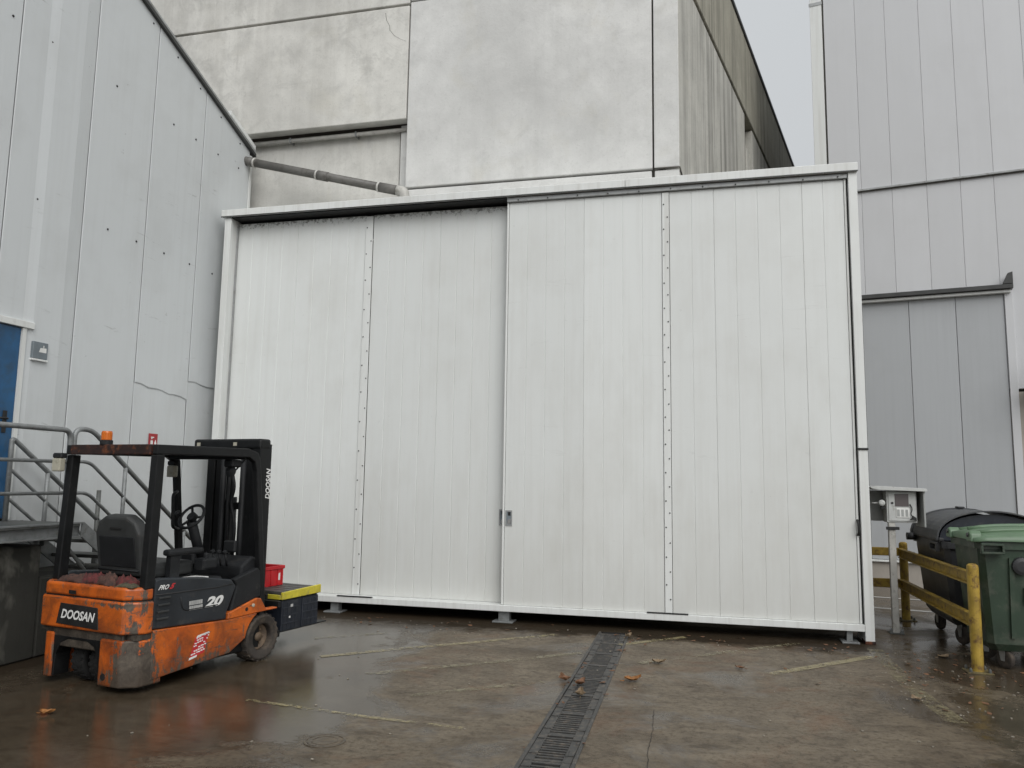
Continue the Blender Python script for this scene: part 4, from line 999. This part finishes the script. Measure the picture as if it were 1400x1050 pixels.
rail_y(.795, .915); rail_y(.405, .525)
for z0, z1 in ((.81, .915), (.405, .515)): MB().box(-.4, 2.44, 11.385, 11.435, z0, z1, .004).build('rail', 'barrier_yellow', br, True)
pm = MB().lathe([(.052, .01), (.052, .955), (.048, .978), (.03, .992), (.0, .996)], (-.4, 11.41, 0), (0, 0, 1), 18).build('post', 'barrier_yellow', br, True)

def caster(parent, x_, y_, r=.095, rot=0):
    h = MB().lathe([(r*.6, -.022), (r*.95, -.024), (r, -.012), (r, .012), (r*.95, .024), (r*.6, .022)], (x_, y_, r), (math.cos(rot), math.sin(rot), 0), 20).build('caster', 'rubber', parent, True)
    d = Vector((math.cos(rot), math.sin(rot), 0)); back = Vector((-d.y, d.x, 0))*.04
    MB().lathe([(r*.55, -.02), (r*.55, .02)], (x_, y_, r), (d.x, d.y, 0), 14).build('hub', 'caster_steel', h)
    for s_ in (-1, 1):
        q = Vector((x_, y_, 0))+d*.034*s_
        MB().prism([(-.02, r-.02), (.02, r-.02), (.055, r*2+.03), (-.03, r*2+.03)], 'y', -.003, .003, mat=Matrix.Translation((q.x, q.y, 0)) @ Matrix.Rotation(rot+math.pi/2, 4, 'Z')).build('fork_plate', 'caster_steel', h)
    return h

def bin_body(parent, mat, x0, x1, y0, y1, z0, z1, ins):
    """open-topped tapered tub with a thick rim"""
    b = MB(); ring = []
    def rr(xa, xb, ya, yb, z_, c_=.05):
        return [(xa+c_, ya, z_), (xb-c_, ya, z_), (xb, ya+c_, z_), (xb, yb-c_, z_), (xb-c_, yb, z_), (xa+c_, yb, z_), (xa, yb-c_, z_), (xa, ya+c_, z_)]
    lv = [rr(x0+ins+.05, x1-ins-.05, y0+ins+.05, y1-ins-.05, z0), rr(x0+ins, x1-ins, y0+ins, y1-ins, z0+.07), rr(x0+.03, x1-.03, y0+.03, y1-.03, z1-.10), rr(x0+.03, x1-.03, y0+.03, y1-.03, z1-.07), rr(x0, x1, y0, y1, z1-.07), rr(x0, x1, y0, y1, z1), rr(x0+.05, x1-.05, y0+.05, y1-.05, z1), rr(x0+.08, x1-.08, y0+.08, y1-.08, z1-.5)]
    vs_ = [q for l_ in lv for q in l_]; fs = []
    for i in range(len(lv)-1):
        for k in range(8): fs.append((8*i+k, 8*i+(k+1) % 8, 8*i+8+(k+1) % 8, 8*i+8+k))
    fs += [tuple(range(7, -1, -1)), tuple(8*(len(lv)-1)+k for k in range(8))]
    b.mesh(vs_, fs); bmesh.ops.recalc_face_normals(b.bm, faces=b.bm.faces[:])
    return b.build('body', mat, parent, True)
def lug(parent, mat, x_, y_, z_, w_=.2, h_=.10, face='front'):
    d = .05
    if face == 'front':
        return MB().box(x_, x_+w_, y_-d, y_, z_+h_-.022, z_+h_, .004).box(x_, x_+w_, y_-d, y_, z_, z_+.02, .004).box(x_, x_+.02, y_-d, y_, z_+.0205, z_+h_-.0225, .002).box(x_+w_-.02, x_+w_, y_-d, y_, z_+.0205, z_+h_-.0225, .002).build('lifting_lug', mat, parent, True)
    return MB().box(x_-d, x_, y_, y_+w_, z_+h_-.022, z_+h_, .004).box(x_-d, x_, y_, y_+w_, z_, z_+.02, .004).box(x_-d, x_, y_, y_+.02, z_+.0205, z_+h_-.0225, .002).box(x_-d, x_, y_+w_-.02, y_+w_, z_+.0205, z_+h_-.0225, .002).build('lifting_lug', mat, parent, True)

# green bin in front
GX0, GX1, GY0, GY1 = 2.50, 3.87, 8.50, 9.36
gb = thing('waste_bin', 'green wheeled waste bin with a pale green lid behind the near yellow post', 'waste bin', (3.18, 8.93, 0), group=None)
bo = bin_body(gb, 'bin_green', GX0, GX1, GY0, GY1, .17, 1.20, .09)
lug(gb, 'bin_green', GX0+.03, GY0, 1.085, .20, .10); lug(gb, 'bin_green', GX1-.25, GY0, 1.085, .20, .10)
for x_ in (GX0+.38, GX1-.38): MB().lathe([(.085, -.0), (.08, .03), (.05, .04), (.0, .042)], (x_, GY0+.02, .98), (0, -1, -.1), 20).build('boss', 'bin_dark', gb, True)
MB().box(GX0+.40, GX0+.62, GY0+.025, GY0+.062, .62, .78, .006).build('label_recess', 'bin_dark', gb, True)
for x_ in (GX0+.30, GX0+.68, GX1-.3): MB().prism([(GY0+.06, .3), (GY0+.11, .3), (GY0+.04, 1.05), (GY0+.012, 1.05)], 'x', x_-.02, x_+.02).build('rib', 'bin_green', gb, True)
# lid: shallow crowned, ribs across
n = 12; vs_ = []; b = MB()
def lid_z(u_, v_): return 1.235+.10*math.sin(math.pi*min(1, max(0, v_*.9+.05)))**.8*(1-.5*(2*u_-1)**4) - .02*(2*u_-1)**2
for i in range(n+1):
    for j in range(n+1):
        u_, v_ = i/n, j/n
        vs_.append((GX0-.02+u_*(GX1-GX0+.04), GY0-.03+v_*(GY1-GY0+.06), lid_z(u_, v_)))
m_ = n+1; fs = [(i*m_+j, (i+1)*m_+j, (i+1)*m_+j+1, i*m_+j+1) for i in range(n) for j in range(n)]
base = len(vs_); vs_ += [(q[0], q[1], min(1.205, q[2]-.03)) for q in vs_]
ring = [(i, 0) for i in range(n)]+[(n, j) for j in range(n)]+[(i, n) for i in range(n, 0, -1)]+[(0, j) for j in range(n, 0, -1)]
for k in range(len(ring)):
    a_, c_ = ring[k], ring[(k+1) % len(ring)]; ia, ic = a_[0]*m_+a_[1], c_[0]*m_+c_[1]; fs.append((ia, base+ia, base+ic, ic))
b.mesh(vs_, fs); bmesh.ops.recalc_face_normals(b.bm, faces=b.bm.faces[:])
for f in b.bm.faces: f.smooth = True
ld = b.build('lid', 'bin_lid_green', gb, True)
for v_ in (.2, .5, .8):
    pts = [(GX0+.06+u_/10*(GX1-GX0-.12), GY0-.03+v_*(GY1-GY0+.06), lid_z(.06+u_/10*.88, v_)+.004) for u_ in range(11)]
    MB().tube(pts, .022, 8).build('lid_rib', 'bin_lid_green', ld)
for y_ in (GY0+.06, GY0+.72):
    MB().prism([(y_-.07, 1.19), (y_+.09, 1.19), (y_+.06, 1.275), (y_-.01, 1.30), (y_-.05, 1.27)], 'x', GX0-.045, GX0+.06, .015, 2).build('hinge_lug', 'bin_lid_green', ld)
    MB().lathe([(.02, 0), (.02, .012), (.0, .014)], (GX0-.046, y_+.01, 1.255), (-1, 0, 0), 12).build('hinge_pin', 'bin_dark', ld)
for x_, y_, a_ in ((GX0+.26, GY0+.20, .5), (GX1-.26, GY0+.2, .2), (GX0+.24, GY1-.2, 1.2), (GX1-.24, GY1-.2, .9)): caster(gb, x_, y_, .09, a_)

# dark bin behind
KX0, KX1, KY0, KY1 = 2.52, 3.60, 9.68, 11.02
kb = thing('waste_bin', 'dark grey wheeled waste bin with a domed lid farther from the near post', 'waste bin', (3.06, 10.35, 0))
bin_body(kb, 'bin_dark', KX0, KX1, KY0, KY1, .2, 1.11, .09)
lug(kb, 'bin_dark', KX0, KY0+.10, 1.0, .26, .10, 'side')
MB().tube([(KX0-.10, KY1-.16, 1.10), (KX0+.02, KY1-.16, 1.10)], .045, 14).build('trunnion', 'bin_dark', kb, True)
MB().box(KX0-.02, KX0+.03, KY0+.06, KY1-.05, 1.115, 1.15, .008).build('rim_strip', 'bin_dark', kb, True)
# dome: arch across x, running along y
n = 22; cxm = (KX0+KX1)/2; rx = (KX1-KX0)/2+.02
def arch(k, dr_=0):
    a_ = math.pi*(1-k/n); return (cxm+(rx+dr_)*math.cos(a_)*(1), 1.12+(.325+dr_)*max(0, math.sin(a_))**.85)
vs_ = []; b = MB()
for y_, dr_ in ((KY0+.10, 0), (KY0+.10, .015), (KY0+.13, .015), (KY0+.13, 0), (KY1-.10, 0), (KY1-.10, .015), (KY1-.04, .015), (KY1-.04, 0)):
    for k in range(n+1): xx, zz = arch(k, dr_); vs_.append((xx, y_, zz))
m_ = n+1; fs = []
for i in range(7):
    for k in range(n): fs.append((i*m_+k, i*m_+k+1, (i+1)*m_+k+1, (i+1)*m_+k))
b.mesh(vs_, fs); bmesh.ops.recalc_face_normals(b.bm, faces=b.bm.faces[:])
dl = b.build('lid', 'bin_lid_dark', kb, True)
b = MB(); vs_ = [(arch(k, -.03)[0], KY0+.16, arch(k, -.03)[1]) for k in range(n+1)]+[(arch(k, -.03)[0], KY0+.20, arch(k, -.03)[1]) for k in range(n+1)]
b.mesh(vs_, [tuple(range(n+1)), tuple(range(2*n+1, n, -1))]+[(k, n+1+k, n+2+k, k+1) for k in range(n)]); bmesh.ops.recalc_face_normals(b.bm, faces=b.bm.faces[:])
b.build('lid_end', 'box_dark', dl)
b = MB(); vs_ = [(arch(k, -.03)[0], KY1-.10, arch(k, -.03)[1]) for k in range(n+1)]
b.mesh(vs_, [tuple(range(n+1))]); b.build('lid_end', 'box_dark', dl)
for f in (5, 11, 17):
    q = arch(f, .012); MB().box(q[0]-.04, q[0]+.04, KY1-.14, KY1-.02, q[1], q[1]+.02, .005).build('lid_clip', 'bin_dark', dl)
for x_, y_, a_ in ((KX0+.20, KY0+.17, .4), (KX1-.22, KY0+.2, .9), (KX0+.22, KY1-.22, .2), (KX1-.2, KY1-.2, 1.0)): caster(kb, x_, y_, .1, a_)

# ================================================================== FALLEN LEAVES AND GRIT
def leaf(label, mat, x_, y_, s_, rz, curl=.35, seed=0):
    n = 10; vs_ = []; random.seed(seed); b = MB()
    for i in range(n+1):
        u_ = i/n; wd = (math.sin(math.pi*u_**.8)**.8)*.36*(1+.25*math.sin(u_*19+seed))+.01
        zz = .012+curl*s_*(abs(u_-.5)**1.5)*(1 if u_ > .5 else .6)
        for v_ in (-1, -.5, 0, .5, 1): vs_.append(((u_-.5)*s_, v_*wd*s_, zz+curl*s_*.5*(v_*v_)*.5+.004*math.sin(u_*9+v_*4+seed)))
    fs = [(5*i+k, 5*i+k+1, 5*i+6+k, 5*i+5+k) for i in range(n) for k in range(4)]
    b.mesh(vs_, fs); b.tube([(-.5*s_, 0, .012), (-.62*s_, .03*s_, .008), (-.75*s_, .02*s_, .012)], .002+s_*.012, 5)
    o = b.build('fallen_leaf', mat)
    o.location = (x_, y_, 0); o.rotation_euler = (0, 0, rz); return tag(o, label, 'leaf', 'fallen leaves on the yard')
leaf('bright orange curled leaf right of the drain', 'leaf_orange', -.64, 7.11, .15, .4, .5, 1)
leaf('brown curled leaf on the left edge of the drain', 'leaf_brown', -1.21, 6.95, .13, 2.2, .6, 2)
leaf('dark brown leaf lying on the drain grating', 'leaf_brown', -1.06, 6.86, .12, 1.0, .6, 3)
leaf('pale dry leaf standing in the middle of the drain grating', 'leaf_pale', -1.00, 6.50, .10, 1.7, .9, 4)
leaf('orange leaf on the dark wet ground near the forklift rear', 'leaf_orange', -4.58, 4.90, .11, .2, .5, 5)
leaf('pale orange leaf on the faint line right of the drain', 'leaf_pale', -.46, 7.87, .13, .1, .5, 6)
leaf('small dark red leaf in front of the right door leaf', 'leaf_brown', .28, 7.88, .09, 2.9, .4, 7)
leaf('pale leaf on wet ground beneath the yellow barrier', 'leaf_pale', 2.30, 9.02, .13, .5, .3, 8)
leaf('pale flat leaf on the ground in front of the near yellow post', 'leaf_pale', 1.62, 7.20, .10, 2.0, .3, 9)
leaf('small pale leaf at the top end of the drain by the door', 'leaf_pale', -.86, 9.05, .09, .8, .9, 10)
random.seed(12)
b = MB()
for i in range(300):
    z = random.random()
    if z < .35: x_, y_ = random.gauss(2.1, .7), random.gauss(7.4, .7)
    elif z < .7: x_, y_ = random.uniform(-6, 2), random.gauss(8.9, .25)
    else: x_, y_ = random.uniform(-5, 3), random.uniform(4.3, 9.0)
    s_ = random.uniform(.003, .010)*(1.3 if random.random() < .1 else 1)
    a_ = random.random()*6.3
    b.box(-s_, s_, -s_*.7, s_*.7, 0, s_*.9, s_*.25, mat=Matrix.Translation((x_, y_, .0)) @ Matrix.Rotation(a_, 4, 'Z'))
tag(b.build('grit', 'grit_pale'), 'pale grit and crumbs scattered on the wet yard', kind='stuff')

random.seed(21)
b = MB()
for i in range(170):
    k = random.random()
    if k < .45: x_, y_ = random.uniform(-5.2, 1.5), random.gauss(9.15, .16)
    elif k < .55: sgn = random.choice((-1, 1)); q = dp(sgn*random.uniform(.10, .24), random.uniform(-.2, 4.4)); x_, y_ = q[0], q[1]
    else: x_, y_ = random.gauss(2.2, .5), random.gauss(8.2, .6)
    s_ = random.uniform(.012, .034); a_ = random.random()*6.3; t_ = random.uniform(-.3, .3)
    m_ = Matrix.Translation((x_, y_, .006)) @ Matrix.Rotation(a_, 4, 'Z') @ Matrix.Rotation(t_, 4, 'X')
    pts = [m_ @ Vector(q) for q in ((-s_, 0, 0), (-s_*.3, -s_*.5, .004), (s_*.6, -s_*.35, .002), (s_, 0, .008), (s_*.3, s_*.5, .003), (-s_*.5, s_*.4, 0))]
    b.mesh(pts, [(0, 1, 2, 3, 4, 5)])
tag(b.build('leaf_litter', 'leaf_brown'), 'sodden brown leaf scraps along the door and the drain', kind='stuff')
def crack(pts):
    b = MB(); vs_ = []
    for i, (x_, y_) in enumerate(pts):
        w_ = .0015+.002*random.random(); vs_ += [(x_-w_, y_, .003), (x_+w_, y_, .003)]
    b.mesh(vs_, [(2*i, 2*i+1, 2*i+3, 2*i+2) for i in range(len(pts)-1)])
    struct(b.build('ground_crack', 'crack_brown'), 'thin dark crack in the concrete yard')
def wander(x0, y0, x1, y1, n=22, amp=.03):
    out = []; dx = 0
    for i in range(n+1):
        dx += random.uniform(-amp, amp)*(1 if 0 < i < n else 0); dx *= .9
        out.append((x0+(x1-x0)*i/n+dx, y0+(y1-y0)*i/n))
    return out
crack(wander(-.36, 4.5, -.40, 6.3, 40, .008))
